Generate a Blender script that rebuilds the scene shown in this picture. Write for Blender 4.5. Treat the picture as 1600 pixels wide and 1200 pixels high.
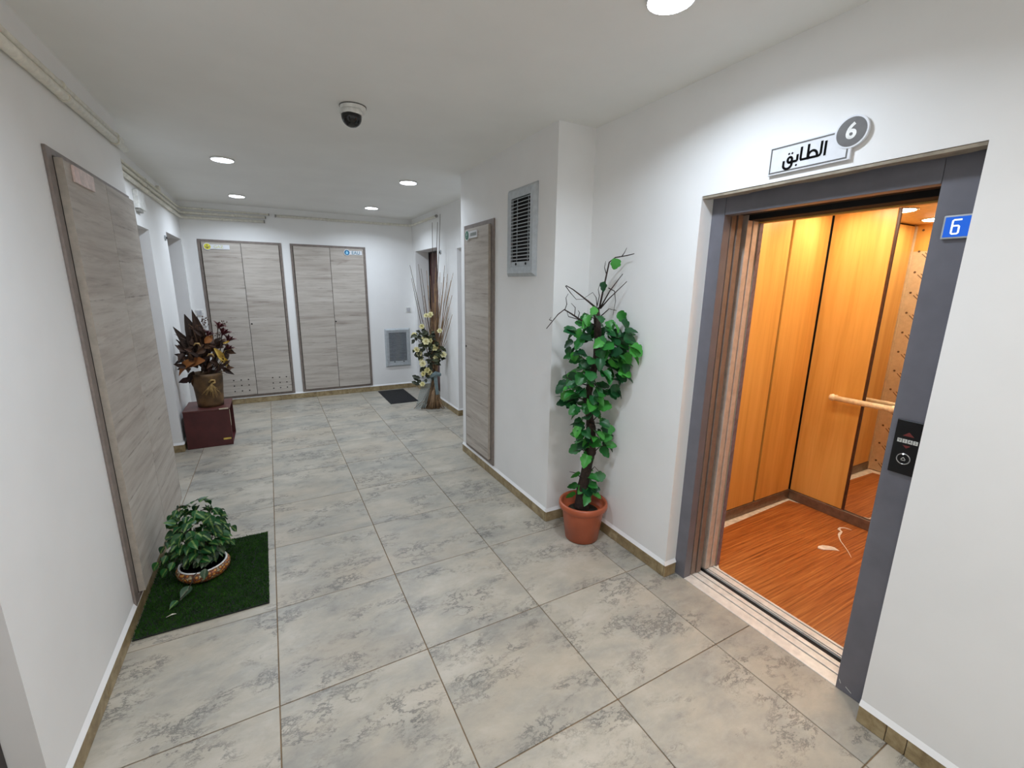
import bpy, bmesh, math, random
from mathutils import Vector, Matrix, Euler

# ------------------------------------------------------------------ clear
for o in list(bpy.data.objects):
    bpy.data.objects.remove(o, do_unlink=True)
SC = bpy.context.scene
COL = SC.collection
rnd = random.Random(7)

# ------------------------------------------------------------------ camera
cd = bpy.data.cameras.new('camera')
cam = bpy.data.objects.new('camera', cd)
COL.objects.link(cam)
cd.sensor_fit = 'HORIZONTAL'
cd.sensor_width = 36.0
cd.lens = 685.745 / 1600.0 * 36.0
cd.clip_start = 0.02
_R = ((0.87856046, -0.47744286, 0.01340718),      # right
      (-0.09288313, -0.19831729, -0.97572690),    # down
      (0.46851279, 0.85598977, -0.21858013))      # forward
M = Matrix((( _R[0][0], -_R[1][0], -_R[2][0], 0.11093),
            ( _R[0][1], -_R[1][1], -_R[2][1], -1.66228),
            ( _R[0][2], -_R[1][2], -_R[2][2], 1.62555),
            (0, 0, 0, 1)))
cam.matrix_world = M
SC.camera = cam

# ------------------------------------------------------------------ world, exposure
w = bpy.data.worlds.new('world')
SC.world = w
w.use_nodes = True
w.node_tree.nodes['Background'].inputs[0].default_value = (0.80, 0.85, 1.0, 1)
w.node_tree.nodes['Background'].inputs[1].default_value = 0.0005
SC.view_settings.view_transform = 'Standard'
SC.view_settings.look = 'None'
SC.view_settings.gamma = 1.0
SC.view_settings.use_curve_mapping = False
SC.view_settings.exposure = 1.42
SC.cycles.diffuse_bounces = 8
SC.cycles.glossy_bounces = 6
SC.cycles.max_bounces = 14
SC.cycles.caustics_reflective = True
SC.cycles.use_denoising = True
LAMP_W = 9.0             # glow of the round diffusers
LAMP_P = 4.2            # watts each round panel throws down
LAMP_SPREAD = 150.0      # beam of a panel, degrees
LAMP_COL = (0.80, 0.90, 1.02)
FILL_COL = (0.96, 0.93, 0.90)   # warmer unseen panels added behind the camera as fill light
CAR_W = 17.0             # strength of the lift car's spots
CAR_COL = (1.0, 0.87, 0.68)
H = 2.57                 # ceiling height


# ------------------------------------------------------------------ materials
def lin(c):
    out = []
    for v in c:
        v = v / 255.0
        out.append(v / 12.92 if v <= 0.04045 else ((v + 0.055) / 1.055) ** 2.4)
    return tuple(out) + (1.0,)


class NT:
    def __init__(self, name):
        self.m = bpy.data.materials.new(name)
        self.m.use_nodes = True
        self.t = self.m.node_tree
        self.b = self.t.nodes['Principled BSDF']
        self.out = self.t.nodes['Material Output']

    def n(self, typ, **kw):
        nd = self.t.nodes.new(typ)
        for k, v in kw.items():
            setattr(nd, k, v)
        return nd

    def l(self, a, b):
        self.t.links.new(a, b)

    def math(self, op, a, b=None, clamp=False):
        nd = self.n('ShaderNodeMath', operation=op)
        nd.use_clamp = clamp
        for i, v in enumerate((a, b)):
            if v is None:
                continue
            if isinstance(v, (int, float)):
                nd.inputs[i].default_value = v
            else:
                self.l(v, nd.inputs[i])
        return nd.outputs[0]

    def coords(self, scale=(1, 1, 1), rot=(0, 0, 0), rand=True):
        tc = self.n('ShaderNodeTexCoord')
        mp = self.n('ShaderNodeMapping')
        mp.inputs['Scale'].default_value = scale
        mp.inputs['Rotation'].default_value = rot
        src = tc.outputs['Object']
        if rand:
            oi = self.n('ShaderNodeObjectInfo')
            mul = self.n('ShaderNodeVectorMath', operation='SCALE')
            cmb = self.n('ShaderNodeCombineXYZ')
            for i, k in enumerate((37.0, 61.0, 13.0)):
                self.l(self.math('MULTIPLY', oi.outputs['Random'], k), cmb.inputs[i])
            add = self.n('ShaderNodeVectorMath', operation='ADD')
            self.l(src, add.inputs[0])
            self.l(cmb.outputs[0], add.inputs[1])
            src = add.outputs[0]
        self.l(src, mp.inputs['Vector'])
        return mp.outputs[0]

    def noise(self, vec, scale, detail=4, rough=0.55, dist=0.0):
        nd = self.n('ShaderNodeTexNoise')
        nd.inputs['Scale'].default_value = scale
        nd.inputs['Detail'].default_value = detail
        nd.inputs['Roughness'].default_value = rough
        nd.inputs['Distortion'].default_value = dist
        if vec is not None:
            self.l(vec, nd.inputs['Vector'])
        return nd.outputs['Fac']

    def ramp(self, fac, stops, interp='LINEAR'):
        nd = self.n('ShaderNodeValToRGB')
        cr = nd.color_ramp
        cr.interpolation = interp
        while len(cr.elements) < len(stops):
            cr.elements.new(0.5)
        for e, (p, c) in zip(cr.elements, stops):
            e.position = p
            e.color = lin(c) if len(c) == 3 else c
        self.l(fac, nd.inputs['Fac'])
        return nd.outputs['Color']

    def mix(self, fac, a, b, mode='MIX'):
        nd = self.n('ShaderNodeMix', data_type='RGBA', blend_type=mode)
        for sock, v in ((nd.inputs[0], fac), (nd.inputs[6], a), (nd.inputs[7], b)):
            if isinstance(v, (int, float)):
                sock.default_value = v
            elif isinstance(v, tuple):
                sock.default_value = lin(v) if len(v) == 3 else v
            else:
                self.l(v, sock)
        return nd.outputs[2]

    def bump(self, h, strength=0.2, dist=0.01):
        nd = self.n('ShaderNodeBump')
        nd.inputs['Strength'].default_value = strength
        nd.inputs['Distance'].default_value = dist
        self.l(h, nd.inputs['Height'])
        self.l(nd.outputs[0], self.b.inputs['Normal'])

    def base(self, v):
        if isinstance(v, tuple):
            self.b.inputs['Base Color'].default_value = lin(v)
        else:
            self.l(v, self.b.inputs['Base Color'])

    def set(self, rough=None, metal=None, spec=None):
        if rough is not None:
            self.b.inputs['Roughness'].default_value = rough
        if metal is not None:
            self.b.inputs['Metallic'].default_value = metal
        if spec is not None:
            self.b.inputs['Specular IOR Level'].default_value = spec


def plain(name, c, rough=0.6, metal=0.0, var=0.08, scale=30.0, spec=None, bump=0.0):
    t = NT(name)
    v = t.coords(rand=True)
    f = t.noise(v, scale, 3)
    lo = tuple(max(0, x * (1 - var)) for x in c)
    hi = tuple(min(255, x * (1 + var)) for x in c)
    t.base(t.ramp(f, [(0.3, lo), (0.7, hi)]))
    t.set(rough, metal, spec)
    if bump:
        t.bump(f, bump, 0.003)
    return t.m


def emit(name, c, strength, base=(240, 240, 240)):
    t = NT(name)
    t.base(base)
    t.b.inputs['Emission Color'].default_value = tuple(c) + (1,)
    t.b.inputs['Emission Strength'].default_value = strength
    t.set(0.4)
    return t.m


def paint(name, c, var=0.02):
    t = NT(name)
    v = t.coords(rand=False)
    f = t.noise(v, 2.2, 4)
    g = t.noise(v, 160.0, 2)
    lo = tuple(x * (1 - var) for x in c)
    hi = tuple(min(255, x * (1 + var)) for x in c)
    t.base(t.ramp(f, [(0.3, lo), (0.7, hi)]))
    t.set(0.62, 0, 0.35)
    t.bump(g, 0.06, 0.002)
    return t.m


def marble():
    t = NT('floor_tile_stone')
    v = t.coords(scale=(1.0, 1.75, 1.0), rot=(0, 0, 0.22))
    warp = t.noise(v, 3.2, 5, 0.62)
    a = t.noise(v, 2.6, 9, 0.66, 0.25)
    b = t.noise(v, 11.0, 8, 0.7, 0.4)
    c = t.noise(v, 60.0, 5, 0.65)
    col = t.ramp(a, [(0.30, (136, 134, 127)), (0.43, (158, 154, 144)), (0.56, (174, 167, 153)), (0.70, (188, 181, 168))])
    col = t.mix(t.math('MULTIPLY', t.math('SUBTRACT', b, 0.50, True), 1.6, True), col, (190, 186, 178))
    warm = t.noise(v, 1.4, 3)
    col = t.mix(t.math('MULTIPLY', t.math('SUBTRACT', warm, 0.48, True), 2.4, True), col, (178, 164, 144))
    # thin broken dark veins: where a noise crosses its middle, only inside patches
    n2 = t.noise(v, 5.5, 10, 0.76, 0.2)
    ridge = t.math('ABSOLUTE', t.math('SUBTRACT', n2, 0.5))
    vein = t.math('SUBTRACT', 1.0, t.math('MULTIPLY', ridge, 30.0, True), True)
    patch = t.math('MULTIPLY', t.math('SUBTRACT', warp, 0.48, True), 8.0, True)
    vm = t.math('MULTIPLY', t.math('MULTIPLY', vein, patch), 0.92)
    col = t.mix(vm, col, (98, 97, 93))
    sp = t.math('MULTIPLY', t.math('SUBTRACT', c, 0.58, True), 4.0, True)
    col = t.mix(t.math('MULTIPLY', sp, t.math('ADD', t.math('MULTIPLY', patch, 0.55), 0.12)), col, (112, 110, 104))
    t.base(col)
    t.set(0.38, 0, 0.42)
    return t.m


def oak_grey():
    t = NT('grey_oak_laminate')
    v = t.coords(scale=(1.6, 1.6, 22.0))
    v2 = t.coords(scale=(5.0, 5.0, 60.0))
    v3 = t.coords(scale=(0.9, 0.9, 6.0))
    a = t.noise(v, 1.0, 6, 0.62, 0.35)
    b = t.noise(v2, 1.0, 4, 0.6, 0.2)
    c = t.noise(v3, 1.0, 3, 0.5, 0.2)
    col = t.ramp(a, [(0.24, (142, 132, 124)), (0.38, (176, 167, 158)), (0.54, (194, 187, 178)), (0.72, (204, 198, 190))])
    col = t.mix(t.math('MULTIPLY', t.math('SUBTRACT', b, 0.56, True), 3.0, True), col, (150, 139, 130))
    col = t.mix(t.math('MULTIPLY', t.math('SUBTRACT', c, 0.50, True), 1.2, True), col, (172, 164, 156))
    knot = t.noise(t.coords(scale=(3.0, 3.0, 9.0)), 1.0, 5, 0.7, 0.6)
    col = t.mix(t.math('MULTIPLY', t.math('SUBTRACT', knot, 0.66, True), 5.0, True), col, (126, 108, 100))
    # printed boards: every 19 cm a new tone and a broken dark seam
    tc = t.n('ShaderNodeTexCoord')
    sp = t.n('ShaderNodeSeparateXYZ')
    t.l(tc.outputs['Object'], sp.inputs[0])
    zz = t.math('DIVIDE', t.math('ADD', sp.outputs[2], 5.0), 0.19)
    idx = t.math('FLOOR', zz)
    wn = t.n('ShaderNodeTexWhiteNoise', noise_dimensions='1D')
    t.l(idx, wn.inputs['W'])
    col = t.mix(t.math('MULTIPLY', wn.outputs['Value'], 0.30), col, (146, 134, 124))
    fr = t.math('ABSOLUTE', t.math('SUBTRACT', t.math('FRACT', zz), 0.5))
    wob = t.math('MULTIPLY', t.math('SUBTRACT', t.noise(t.coords(scale=(9.0, 9.0, 3.0)), 1.0, 4), 0.5), 0.10)
    seam = t.math('MULTIPLY', t.math('SUBTRACT', t.math('ADD', fr, wob), 0.475, True), 34.0, True)
    brk = t.math('MULTIPLY', t.math('SUBTRACT', t.noise(t.coords(scale=(4.0, 4.0, 5.0)), 1.0, 3), 0.44, True), 7.0, True)
    col = t.mix(t.math('MULTIPLY', t.math('MULTIPLY', seam, brk), 0.60), col, (104, 92, 84))
    t.base(col)
    t.set(0.55, 0, 0.3)
    return t.m


def lift_wood():
    t = NT('lift_maple_laminate')
    v = t.coords(scale=(14.0, 14.0, 0.9))
    v2 = t.coords(scale=(60.0, 60.0, 1.6))
    a = t.noise(v, 1.0, 5, 0.55, 0.5)
    b = t.noise(v2, 1.0, 3)
    col = t.ramp(a, [(0.28, (206, 154, 76)), (0.5, (222, 172, 92)), (0.72, (231, 184, 104))])
    col = t.mix(t.math('MULTIPLY', t.math('SUBTRACT', b, 0.55, True), 1.6, True), col, (198, 138, 64))
    t.base(col)
    t.set(0.33, 0, 0.4)
    return t.m


def lift_floor():
    t = NT('lift_bamboo_vinyl')
    v = t.coords(scale=(2.2, 95.0, 1.0), rand=False)
    v2 = t.coords(scale=(5.0, 260.0, 1.0), rand=False)
    a = t.noise(v, 1.0, 4, 0.65, 0.15)
    b = t.noise(v2, 1.0, 3, 0.6)
    col = t.ramp(a, [(0.30, (122, 66, 30)), (0.45, (164, 96, 46)), (0.58, (186, 116, 58)), (0.74, (212, 146, 82))])
    col = t.mix(t.math('MULTIPLY', t.math('SUBTRACT', b, 0.55, True), 2.5, True), col, (112, 58, 26))
    t.base(col)
    t.set(0.38, 0, 0.4)
    return t.m


def skirting_stone():
    t = NT('skirting_travertine')
    v = t.coords()
    a = t.noise(v, 14.0, 6, 0.65, 0.4)
    t.base(t.ramp(a, [(0.3, (118, 100, 72)), (0.48, (150, 132, 98)), (0.7, (178, 162, 128))]))
    t.set(0.42, 0, 0.4)
    return t.m


def leaf_mat(name, stops, rough=0.42, pale=None, pale_w=0.25):
    t = NT(name)
    oi = t.n('ShaderNodeObjectInfo')
    col = t.ramp(oi.outputs['Random'], stops)
    tc = t.n('ShaderNodeTexCoord')
    sp = t.n('ShaderNodeSeparateXYZ')
    t.l(tc.outputs['Object'], sp.inputs[0])
    n = t.noise(tc.outputs['Object'], 60.0, 3)
    if pale:
        ax = t.math('ABSOLUTE', sp.outputs[0])
        f = t.math('SUBTRACT', 1.0, t.math('DIVIDE', t.math('ADD', ax, t.math('MULTIPLY', t.math('SUBTRACT', n, 0.5), 0.02)), pale_w), True)
        col = t.mix(t.math('MULTIPLY', f, 0.75), col, pale)
    col = t.mix(t.math('MULTIPLY', n, 0.22), col, (14, 40, 16), 'MULTIPLY')
    t.base(col)
    t.set(rough, 0, 0.45)
    return t.m


MT = {}
MT['wall'] = paint('white_wall_paint', (238, 238, 237), 0.012)
MT['ceil'] = paint('white_ceiling_paint', (238, 238, 235), 0.012)
MT['plaster'] = plain('raw_plaster_reveal', (150, 140, 124), 0.8, var=0.10, scale=18)
MT['tile'] = marble()
MT['grout'] = plain('tile_grout', (126, 104, 78), 0.85, var=0.12)
MT['skirt'] = skirting_stone()
MT['oak'] = oak_grey()
MT['trim'] = plain('taupe_cabinet_trim', (128, 117, 110), 0.5, var=0.07)
MT['oaktan'] = plain('tan_panel_edge', (178, 168, 155), 0.6, var=0.06)
MT['dark'] = plain('gap_shade_dark_parts', (22, 20, 20), 0.8)  # near-black for painted shade in gaps, and for dark parts
MT['black'] = plain('black_plastic', (16, 16, 18), 0.28, spec=0.5)
MT['steel'] = plain('grey_painted_steel', (112, 112, 120), 0.42, 0.15, var=0.04, scale=9)
MT['galv'] = plain('grey_aluminium', (184, 190, 194), 0.42, 0.2, var=0.04)
MT['alu'] = plain('brushed_sill_aluminium', (228, 226, 220), 0.36, 0.2, var=0.05)
MT['leaf_edge'] = plain('brown_door_leaf_edge', (132, 116, 106), 0.45, 0.2, var=0.05)
MT['car_edge'] = plain('pale_door_leaf_edge', (204, 190, 178), 0.42, 0.2, var=0.05)
MT['film'] = plain('tan_protective_film', (206, 190, 162), 0.45, var=0.04)
MT['filmdark'] = plain('violet_film_edge', (120, 104, 112), 0.5, var=0.12)
MT['print'] = plain('dark_film_print', (96, 78, 60), 0.7)
MT['wood'] = lift_wood()
MT['cfloor'] = lift_floor()
MT['cskirt'] = plain('lift_skirting_metal', (128, 112, 98), 0.4, 0.5, var=0.08)
MT['cream'] = plain('cream_wrap', (242, 228, 196), 0.55, var=0.08, bump=0.3)
MT['paper'] = plain('white_paper', (232, 226, 212), 0.7)
MT['white'] = plain('white_plastic', (226, 226, 222), 0.4)
MT['sign'] = plain('sign_acrylic', (222, 224, 228), 0.3, var=0.02)
MT['signgrey'] = plain('sign_grey_print', (92, 90, 88), 0.5, var=0.06)
MT['ink'] = plain('black_ink', (9, 9, 10), 0.9, spec=0.1)
MT['rocker'] = plain('pale_grey_rocker', (190, 190, 194), 0.4)
MT['pipe'] = plain('cream_conduit', (228, 225, 212), 0.45, var=0.05)
MT['clip'] = plain('grey_conduit_end', (150, 148, 142), 0.5)
MT['terra'] = plain('terracotta_plastic', (172, 88, 56), 0.38, var=0.06, scale=8)
MT['soil'] = plain('dark_soil', (34, 34, 24), 0.9, var=0.3, bump=0.8)
MT['bark'] = plain('dark_bark', (48, 36, 30), 0.85, var=0.3, scale=60, bump=1.0)
MT['twig'] = plain('dark_twig', (52, 40, 36), 0.8, var=0.2)
MT['ivy'] = leaf_mat('ivy_leaf_green', [(0.0, (16, 66, 34)), (0.3, (26, 92, 42)), (0.55, (44, 126, 46)), (0.8, (78, 166, 64)), (1.0, (20, 82, 50))])
MT['varieg'] = leaf_mat('variegated_leaf', [(0.0, (18, 70, 34)), (0.5, (34, 96, 42)), (1.0, (20, 62, 38))], pale=(140, 168, 88), pale_w=0.0065)
MT['varpale'] = leaf_mat('grey_variegated_leaf', [(0.0, (56, 82, 62)), (1.0, (78, 102, 74))], pale=(140, 152, 124), pale_w=0.008)
MT['turf'] = NT('artificial_turf').m
_t = NT('artificial_turf_blades')
_f = _t.noise(_t.coords(rand=False), 26.0, 5, 0.7)
_t.base(_t.ramp(_f, [(0.3, (30, 60, 16)), (0.55, (44, 84, 24)), (0.75, (66, 104, 32))]))
_t.set(0.75, 0, 0.15)
MT['turf'] = _t.m
MT['turfback'] = plain('turf_backing', (30, 34, 30), 0.9)
MT['maroon'] = plain('maroon_laminate', (78, 34, 34), 0.36, var=0.08, scale=12)
MT['maroontop'] = plain('maroon_laminate_top', (92, 50, 46), 0.42, var=0.08, scale=12)
MT['tape'] = plain('pale_tape', (206, 196, 170), 0.6)
MT['yellow'] = plain('yellow_label', (206, 176, 84), 0.6)
MT['vase'] = plain('brown_bark_vase', (84, 62, 36), 0.6, var=0.35, scale=11, bump=0.6)
MT['raffia'] = plain('raffia_straw', (176, 146, 92), 0.8, var=0.2)
MT['dryleaf'] = leaf_mat('dried_brown_leaf', [(0.0, (34, 22, 16)), (0.5, (58, 36, 24)), (0.8, (84, 54, 28)), (1.0, (50, 24, 24))], 0.7)
MT['palm'] = leaf_mat('dried_palm_leaf', [(0.0, (48, 32, 22)), (1.0, (66, 42, 28))], 0.7)
MT['orangeleaf'] = leaf_mat('dried_orange_leaf', [(0.0, (140, 84, 34)), (1.0, (156, 98, 44))], 0.7)
MT['yellowleaf'] = leaf_mat('dried_yellow_leaf', [(0.0, (206, 168, 60)), (1.0, (224, 190, 100))], 0.6)
MT['redflower'] = leaf_mat('dried_red_flower', [(0.0, (74, 24, 30)), (1.0, (96, 34, 38))], 0.7)
MT['stick'] = plain('dried_cane', (144, 116, 86), 0.7, var=0.22, scale=14)
MT['stickdark'] = plain('dark_cane', (92, 74, 58), 0.7, var=0.2)
MT['rose'] = leaf_mat('cream_rose_petal', [(0.0, (214, 204, 140)), (1.0, (232, 224, 176))], 0.65)
MT['roseleaf'] = leaf_mat('dark_rose_leaf', [(0.0, (34, 40, 26)), (1.0, (64, 70, 40))], 0.6)
MT['rubber'] = plain('black_rubber', (24, 24, 26), 0.8, var=0.2, scale=80, bump=0.6)
MT['doorwood'] = plain('dark_red_wood_door', (74, 38, 36), 0.4, var=0.1, scale=6)
MT['doorframe'] = plain('dark_door_frame', (40, 34, 34), 0.5)
MT['led'] = emit('led_diffuser', LAMP_COL, LAMP_W)
MT['ledfill'] = emit('fill_led_diffuser', FILL_COL, LAMP_W)  # for the fill panels added behind the camera
MT['spot'] = emit('lift_spot_diffuser', CAR_COL, CAR_W)
MT['blue'] = emit('blue_display', (0.004, 0.11, 0.62), 0.40, (6, 20, 70))
MT['digit'] = emit('white_digit', (0.85, 0.93, 1.0), 0.42)
MT['redarrow'] = plain('red_arrow', (118, 46, 44), 0.5)
MT['chrome'] = plain('chrome_ring', (196, 198, 200), 0.2, 1.0, var=0.02)
MT['cyl'] = plain('pale_letter_tile', (206, 206, 200), 0.5)
MT['circle_blue'] = plain('blue_disc', (28, 112, 158), 0.4)
MT['circle_green'] = plain('green_disc', (28, 112, 84), 0.4)
MT['circle_yellow'] = plain('yellow_disc', (226, 218, 74), 0.4)
MT['circle_pink'] = plain('pink_disc', (226, 200, 194), 0.4)
MT['signpink'] = plain('faded_pink_sign', (220, 200, 194), 0.4)
MT['lightblue'] = plain('light_blue_drop', (150, 208, 236), 0.4)
MT['paleyellow'] = plain('faded_yellow_ink', (206, 206, 128), 0.5)
MT['greyink'] = plain('grey_ink', (112, 124, 116), 0.5)
MT['bluesoft'] = plain('teal_ink', (86, 134, 156), 0.5)
MT['peb'] = NT('pebble_pot_band').m
_t = NT('pebble_pot')
_v = _t.n('ShaderNodeTexVoronoi')
_v.inputs['Scale'].default_value = 60.0
_t.l(_t.coords(), _v.inputs['Vector'])
_t.base(_t.ramp(_v.outputs['Distance'], [(0.2, (196, 150, 66)), (0.45, (150, 74, 40)), (0.62, (60, 30, 24)), (0.85, (190, 176, 140))]))
_t.set(0.5)
MT['peb'] = _t.m
# mirror
_t = NT('mirror_glass')
_t.base((236, 234, 228))
_t.set(0.015, 1.0)
MT['mirror'] = _t.m
# tulle: thin cloth that lets light through
_t = NT('tulle_net')
_t.base((126, 144, 146))
_t.set(0.7)
_t.b.inputs['Alpha'].default_value = 0.45
MT['tulle'] = _t.m
_t = NT('dome_glass')
_t.base((6, 6, 8))
_t.set(0.12, 0, 0.6)
MT['dome'] = _t.m


# ------------------------------------------------------------------ mesh helpers
class MB:
    def __init__(self):
        self.v, self.f, self.s = [], [], []

    def add(self, vs, fs, smooth=False):
        o = len(self.v)
        self.v += [tuple(p) for p in vs]
        self.f += [tuple(i + o for i in f) for f in fs]
        self.s += [smooth] * len(fs)
        return self

    def box(self, lo, hi):
        x0, x1 = sorted((lo[0], hi[0])); y0, y1 = sorted((lo[1], hi[1])); z0, z1 = sorted((lo[2], hi[2]))
        vs = [(x0, y0, z0), (x1, y0, z0), (x1, y1, z0), (x0, y1, z0), (x0, y0, z1), (x1, y0, z1), (x1, y1, z1), (x0, y1, z1)]
        return self.add(vs, [(0, 3, 2, 1), (4, 5, 6, 7), (0, 1, 5, 4), (1, 2, 6, 5), (2, 3, 7, 6), (3, 0, 4, 7)])

    def prism(self, poly, fn, a0, a1):
        """poly: 2-D outline, fn(p, q, a) -> 3-D point, extruded from a0 to a1"""
        n = len(poly)
        vs = [fn(p, q, a0) for p, q in poly] + [fn(p, q, a1) for p, q in poly]
        fs = [tuple(range(n - 1, -1, -1)), tuple(range(n, 2 * n))]
        fs += [(i, (i + 1) % n, n + (i + 1) % n, n + i) for i in range(n)]
        return self.add(vs, fs)

    def tube(self, pts, rad, seg=8, cap=True, smooth=True):
        pts = [Vector(p) for p in pts]
        if not isinstance(rad, (list, tuple)):
            rad = [rad] * len(pts)
        rings = []
        prev = None
        for i, p in enumerate(pts):
            d = (pts[min(i + 1, len(pts) - 1)] - pts[max(i - 1, 0)])
            d = d.normalized() if d.length > 1e-9 else Vector((0, 0, 1))
            if prev is None:
                a = d.orthogonal().normalized()
            else:
                a = (prev - d * prev.dot(d))
                a = a.normalized() if a.length > 1e-6 else d.orthogonal().normalized()
            prev = a
            b = d.cross(a)
            rings.append([p + (a * math.cos(t) + b * math.sin(t)) * rad[i] for t in [2 * math.pi * k / seg for k in range(seg)]])
        vs = [q for r in rings for q in r]
        fs = []
        for i in range(len(pts) - 1):
            for k in range(seg):
                k2 = (k + 1) % seg
                fs.append((i * seg + k, i * seg + k2, (i + 1) * seg + k2, (i + 1) * seg + k))
        o = len(self.v)
        self.add(vs, fs, smooth)
        if cap:
            m = (len(pts) - 1) * seg
            self.f += [tuple(o + k for k in range(seg - 1, -1, -1)), tuple(o + m + k for k in range(seg))]
            self.s += [False, False]
        return self

    def lathe(self, prof, c, seg=32, axis='z', smooth=True):
        """prof: list of (radius, height) from bottom to top"""
        vs, fs = [], []
        for r, h in prof:
            for k in range(seg):
                t = 2 * math.pi * k / seg
                x, y = r * math.cos(t), r * math.sin(t)
                if axis == 'z':
                    vs.append((c[0] + x, c[1] + y, c[2] + h))
                elif axis == 'x':
                    vs.append((c[0] + h, c[1] + x, c[2] + y))
                else:
                    vs.append((c[0] + x, c[1] + h, c[2] + y))
        n = len(prof)
        for i in range(n - 1):
            for k in range(seg):
                k2 = (k + 1) % seg
                fs.append((i * seg + k, i * seg + k2, (i + 1) * seg + k2, (i + 1) * seg + k))
        self.add(vs, fs, smooth)
        o = len(self.v) - n * seg
        if prof[0][0] > 1e-6:
            self.f.append(tuple(o + k for k in range(seg - 1, -1, -1))); self.s.append(False)
        if prof[-1][0] > 1e-6:
            self.f.append(tuple(o + (n - 1) * seg + k for k in range(seg))); self.s.append(False)
        return self

    def mesh(self, name, mat, bevel=0.0, recalc=True, seg=2):
        me = bpy.data.meshes.new(name)
        me.from_pydata(self.v, [], self.f)
        for p, s in zip(me.polygons, self.s):
            p.use_smooth = s
        if recalc or bevel:
            bm = bmesh.new()
            bm.from_mesh(me)
            if recalc:
                bmesh.ops.recalc_face_normals(bm, faces=bm.faces)
            if bevel:
                es = [e for e in bm.edges if len(e.link_faces) == 2 and e.calc_face_angle(0) > 0.6]
                bmesh.ops.bevel(bm, geom=es, offset=bevel, offset_type='OFFSET', segments=seg, profile=0.5, affect='EDGES', clamp_overlap=True)
            bm.to_mesh(me)
            bm.free()
        me.materials.append(mat)
        return me

    def build(self, name, mat, parent=None, bevel=0.0, recalc=True, seg=2, **props):
        org = Vector((0, 0, 0))
        q = parent
        while q is not None:
            org += q.location
            q = q.parent
        if org.length > 0:
            self.v = [(a - org[0], b - org[1], c - org[2]) for a, b, c in self.v]
        if parent is None and 'at' in props:
            at = props.pop('at')
            self.v = [(a - at[0], b - at[1], c - at[2]) for a, b, c in self.v]
        else:
            at = props.pop('at', None) or (0, 0, 0)
        me = self.mesh(name, mat, bevel, recalc, seg)
        o = bpy.data.objects.new(name, me)
        o.location = at if parent is None else (0, 0, 0)
        COL.objects.link(o)
        o.parent = parent
        for k, v in props.items():
            o[k] = v
        return o


def thing(name, label, cat, loc=(0, 0, 0), group=None):
    o = bpy.data.objects.new(name, None)
    o.empty_display_size = 0.1
    o.location = loc
    COL.objects.link(o)
    o['label'] = label
    o['category'] = cat
    if group:
        o['group'] = group
    return o


def tag(o, label, cat, group=None):
    o['label'] = label
    o['category'] = cat
    if group:
        o['group'] = group
    return o


def struct(name, mb, mat, parent=None, bevel=0.0, label=None):
    o = mb.build(name, mat, parent, bevel)
    if parent is None:
        o['kind'] = 'structure'
        if label:
            o['label'] = label
    return o


def place(name, me, parent, mat4):
    o = bpy.data.objects.new(name, me)
    COL.objects.link(o)
    o.parent = parent
    o.matrix_basis = mat4
    return o


def text_mb(s, size, fn, depth=0.001, bold=0.0, spacing=1.0):
    """flat lettering; fn(u, v, n) -> world point, u to the right of the reader"""
    cu = bpy.data.curves.new('lettering', 'FONT')
    cu.body = s
    cu.size = size
    cu.align_x = 'CENTER'
    cu.align_y = 'CENTER'
    cu.offset = bold
    cu.resolution_u = 4
    cu.space_character = spacing
    o = bpy.data.objects.new('lettering', cu)
    COL.objects.link(o)
    dg = bpy.context.evaluated_depsgraph_get()
    dg.update()
    me = o.evaluated_get(dg).to_mesh()
    vs = [v.co.copy() for v in me.vertices]
    fs = [tuple(p.vertices) for p in me.polygons]
    o.evaluated_get(dg).to_mesh_clear()
    bpy.data.objects.remove(o, do_unlink=True)
    bpy.data.curves.remove(cu)
    mb = MB()
    mb.add([fn(p.x, p.y, depth) for p in vs], fs)
    return mb


def strokes_mb(lines, width, fn, depth=0.001):
    """flat pen strokes (polylines in reader's u, v) as ribbons with square ends"""
    mb = MB()
    for ln in lines:
        pts = [Vector((p[0], p[1])) for p in ln]
        L, Rr = [], []
        for i, p in enumerate(pts):
            d0 = (pts[i] - pts[i - 1]).normalized() if i > 0 else None
            d1 = (pts[i + 1] - pts[i]).normalized() if i < len(pts) - 1 else None
            d = (d0 or d1) + (d1 or d0)
            d = d.normalized() if d.length > 1e-6 else (d0 or d1)
            n = Vector((-d.y, d.x))
            k = 1.0
            if d0 and d1:
                k = 1.0 / max(0.5, n.dot(Vector((-d0.y, d0.x))))
            ext = d * 0.0
            if i == 0:
                ext = -d * width * 0.5
            if i == len(pts) - 1:
                ext = d * width * 0.5
            L.append(p + ext + n * width * 0.5 * k)
            Rr.append(p + ext - n * width * 0.5 * k)
        vs = [fn(q.x, q.y, depth) for q in L] + [fn(q.x, q.y, depth) for q in Rr]
        m = len(pts)
        fs = [(i, i + 1, m + i + 1, m + i) for i in range(m - 1)]
        mb.add(vs, fs)
    return mb


def disc_poly(cu, cv, r, n=28, a0=0.0, a1=2 * math.pi, close=True):
    k = n if close else n + 1
    return [(cu + r * math.cos(a0 + (a1 - a0) * i / n), cv + r * math.sin(a0 + (a1 - a0) * i / n)) for i in range(k)]


# wall frames: fn(u, v, n): u along the wall to the reader's right, v up, n out of the wall
def on_left(x):   # wall facing +x; reader looks toward -x, right hand = +y
    return lambda u, v, n: (x + n, u, v)


def on_right(x):  # wall facing -x; reader looks toward +x, right hand = -y
    return lambda u, v, n: (x - n, -u, v)


def on_back(y):   # wall facing -y; right hand = +x
    return lambda u, v, n: (u, y - n, v)


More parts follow.
